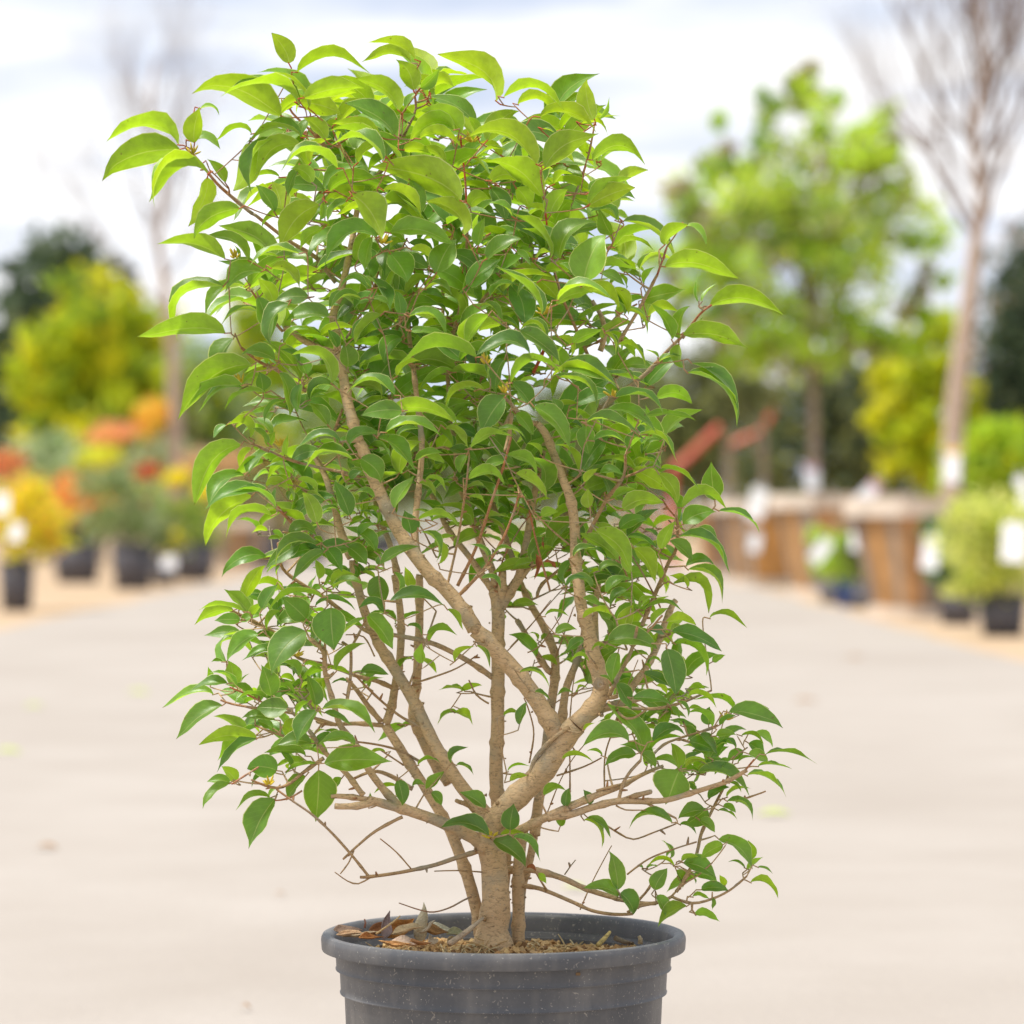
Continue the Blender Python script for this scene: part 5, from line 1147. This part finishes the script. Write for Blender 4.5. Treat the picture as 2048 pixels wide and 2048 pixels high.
# bark crumbs and straw
M_chip = simple('bark_crumbs', (.3, .2, .1), .9, .2, 40, .3, tint=True)
rs = random.Random(9); mb = MB()
for k in range(2600):
    r = .186 * math.sqrt(rs.random()); a = rs.uniform(0, 6.283); x, y = r * math.cos(a), r * math.sin(a); s = rs.uniform(.0012, .0042)
    M_ = Matrix.Translation((x, y, soil_h(x, y) + s * .6)) @ Matrix.Rotation(rs.uniform(0, 6.3), 4, 'Z') @ Matrix.Rotation(rs.uniform(-.8, .8), 4, 'X') @ Matrix.Rotation(rs.uniform(-.8, .8), 4, 'Y')
    mb.box((-s * rs.uniform(.8, 2.0), -s, -s * .5), (s * rs.uniform(.8, 2.0), s, s * .4), M_, rs.choice([(.50, .32, .14), (.38, .22, .09), (.62, .43, .20), (.22, .12, .05), (.56, .38, .19)]))
for k in range(420):
    r = .18 * math.sqrt(rs.random()); a = rs.uniform(0, 6.283); x, y = r * math.cos(a), r * math.sin(a)
    if k > 200: x = (SO.x - PX) - .03 + rs.uniform(-.05, .03); y = -.04 + rs.uniform(-.06, .05)
    q = Vector((x, y, soil_h(x, y) + .003)); d = Vector((rs.uniform(-1, 1), rs.uniform(-1, 1), rs.uniform(-.1, .45))).normalized(); ll = rs.uniform(.008, .022)
    tube(mb, [q, q + d * ll * .5 + Vector((0, 0, .001)), q + d * ll], [.0008, .0009, .0005], 4, rs.choice([(.55, .42, .22), (.42, .28, .13), (.60, .50, .30)]))
o = mb.build('bark_crumbs', M_chip); o.location = (PX, D0, 0); o['kind'] = 'stuff'; o['label'] = 'loose bark crumbs and straw on the soil'
# dry leaves lying on the soil at the left of the pot
def crumpled(px, py, L_, W_, rot, tilt, curl, col, label, zc, hz=0.0):
    me_n = 10; v = []; f = []; L_ *= .86; W_ *= .86
    rs = random.Random(int(px * 7 + py))
    for i in range(me_n + 1):
        t = i / me_n; h = math.sin(math.pi * min(1, t * 1.02) ** .8) * W_ * .5 + .0004
        for j in range(7):
            s = (j - 3) / 3
            ang = curl * s
            x = (t - .5) * L_; y = math.sin(ang) / max(curl, .01) * h; z_ = (1 - math.cos(ang)) / max(curl, .01) * h + .18 * L_ * math.sin(math.pi * t) * -.5
            nv = noise.noise_vector(Vector((x * 45 + px, y * 45, py))) * .006
            v.append((x + nv.x, y + nv.y, z_ + nv.z))
    for i in range(me_n):
        for j in range(6):
            a = i * 7 + j; f.append((a, a + 1, a + 8, a + 7))
    m = simple('dry_leaf_' + str(int(px)), col, .75, .35, 60, .5); me = mesh('dry_leaf', v, f)
    o = link('dry_leaf', me, m, None, True); o.rotation_euler = (rad(tilt[0]), rad(tilt[1]), rad(rot))
    p = P(px, py, zc); p.z += hz; o.location = p
    md = o.modifiers.new('thickness', 'SOLIDIFY'); md.thickness = .0006
    tag(o, label, 'leaf', 'dry leaves lying in the pot'); return o
crumpled(694, 1863, .040, .024, 6, (20, 5), 1.2, (.36, .24, .17), 'curled mauve brown dry leaf at the far left inside the rim', 2)
crumpled(718, 1872, .048, .020, -20, (10, -5), 1.3, (.50, .38, .24), 'pale tan rolled leaf beside the left rim', 5)
crumpled(773, 1852, .040, .024, 60, (60, -60), 1.4, (.30, .22, .20), 'greyish purple dry leaf standing on edge', 4)
crumpled(800, 1856, .050, .034, 25, (55, -25), 1.5, (.42, .19, .05), 'cupped orange brown leaf with a dark hollow', 3)
crumpled(845, 1850, .062, .026, -70, (15, -78), 1.3, (.55, .48, .32), 'tall pale leaf standing upright with a torn tip', 4)
crumpled(872, 1864, .040, .026, 15, (30, 10), 1.5, (.32, .17, .06), 'folded brown leaf right of the upright pale leaf', 3)
crumpled(885, 1857, .045, .022, -5, (20, 10), 1.2, (.42, .40, .30), 'grey green dry leaf against the dark inner wall', -2)
crumpled(908, 1868, .030, .022, 40, (40, 0), 1.3, (.38, .36, .20), 'small olive dry leaf left of the trunk', 2)
crumpled(820, 1884, .050, .026, -10, (10, 0), 1.0, (.50, .36, .26), 'flat pinkish tan leaf in front of the upright one', 9)
crumpled(790, 1886, .042, .016, 5, (25, 0), 1.6, (.42, .22, .08), 'thin rusty leaf strip along the front left soil', 10)
crumpled(742, 1876, .034, .018, 30, (25, 10), 1.4, (.40, .17, .05), 'rust coloured scrap between the tan rolled leaf and the cupped leaf', 7)
crumpled(862, 1880, .032, .022, 80, (30, 0), 1.5, (.40, .30, .20), 'wrinkled brown leaf near the straw', 8)
crumpled(700, 1876, .036, .020, -8, (25, 8), 1.4, (.46, .30, .17), 'small fawn leaf curl under the pale tan rolled leaf', 7, .004)
crumpled(760, 1864, .044, .026, 20, (40, -20), 1.5, (.34, .15, .06), 'dark chestnut leaf between the purple leaf and the left rim', 3, .004)
crumpled(815, 1872, .046, .030, -30, (20, -15), 1.3, (.48, .36, .20), 'cream brown leaf below the cupped orange leaf', 7, .006)
crumpled(842, 1888, .030, .018, 35, (10, 0), 1.5, (.30, .14, .05), 'small dark rust leaf at the front middle of the litter', 10)
crumpled(858, 1868, .040, .024, -50, (35, -30), 1.2, (.50, .42, .30), 'beige torn leaf at the foot of the upright pale leaf', 6, .006)
crumpled(905, 1882, .028, .020, 70, (20, 0), 1.5, (.44, .31, .16), 'light brown crumpled leaf beside the forked stick', 8)
def stick(label, pts, r, col, name='dry_stick'):
    mb = MB(); pp = [P(x, y, z) for x, y, z in pts]; b = pp[0].copy(); sp, sr = smooth_path([p - b for p in pp], [r, r * .85, r * .6][:len(pp)] if len(pp) < 4 else [r * (1 - .5 * i / (len(pp) - 1)) for i in range(len(pp))], .006)
    tube(mb, sp, sr, 8, col, rough=.15); o = mb.build(name, M_bark, None, True); o.location = b; tag(o, label, 'stick', 'dry sticks lying in the pot')
stick('forked tan stick leaning on the trunk foot, left side', [(898, 1888, 9), (930, 1866, 7), (952, 1848, 5), (966, 1836, 4)], .0036, (.42, .32, .22))
stick('thin yellowish stalk crossing the orange brown leaf', [(752, 1868, 7), (785, 1845, 7), (800, 1832, 6)], .0013, (.55, .38, .18))
stick('straw coloured stick standing in the soil on the right', [(1196, 1890, 3), (1210, 1876, 2), (1220, 1864, 1)], .0030, (.55, .42, .16))
stick('short dark stick lying right of the straw coloured one', [(1230, 1876, -2), (1250, 1884, -1), (1266, 1887, 0)], .0032, (.14, .09, .05))
stick('thin reddish twig arching over the pot rim left of the trunk', [(942, 1794, 1), (928, 1800, 2), (900, 1815, 4), (868, 1824, 6), (840, 1820, 7), (798, 1806, 8)], .0013, (.34, .2, .12), 'dry_twig')
stick('little reddish stub standing by the left inner wall', [(729, 1856, 3), (731, 1845, 3), (729, 1838, 3)], .0012, (.3, .13, .08), 'dry_twig')
stick('pale stub beside the right inner wall', [(1280, 1888, 0), (1281, 1878, 0), (1278, 1872, 0)], .003, (.5, .4, .25))
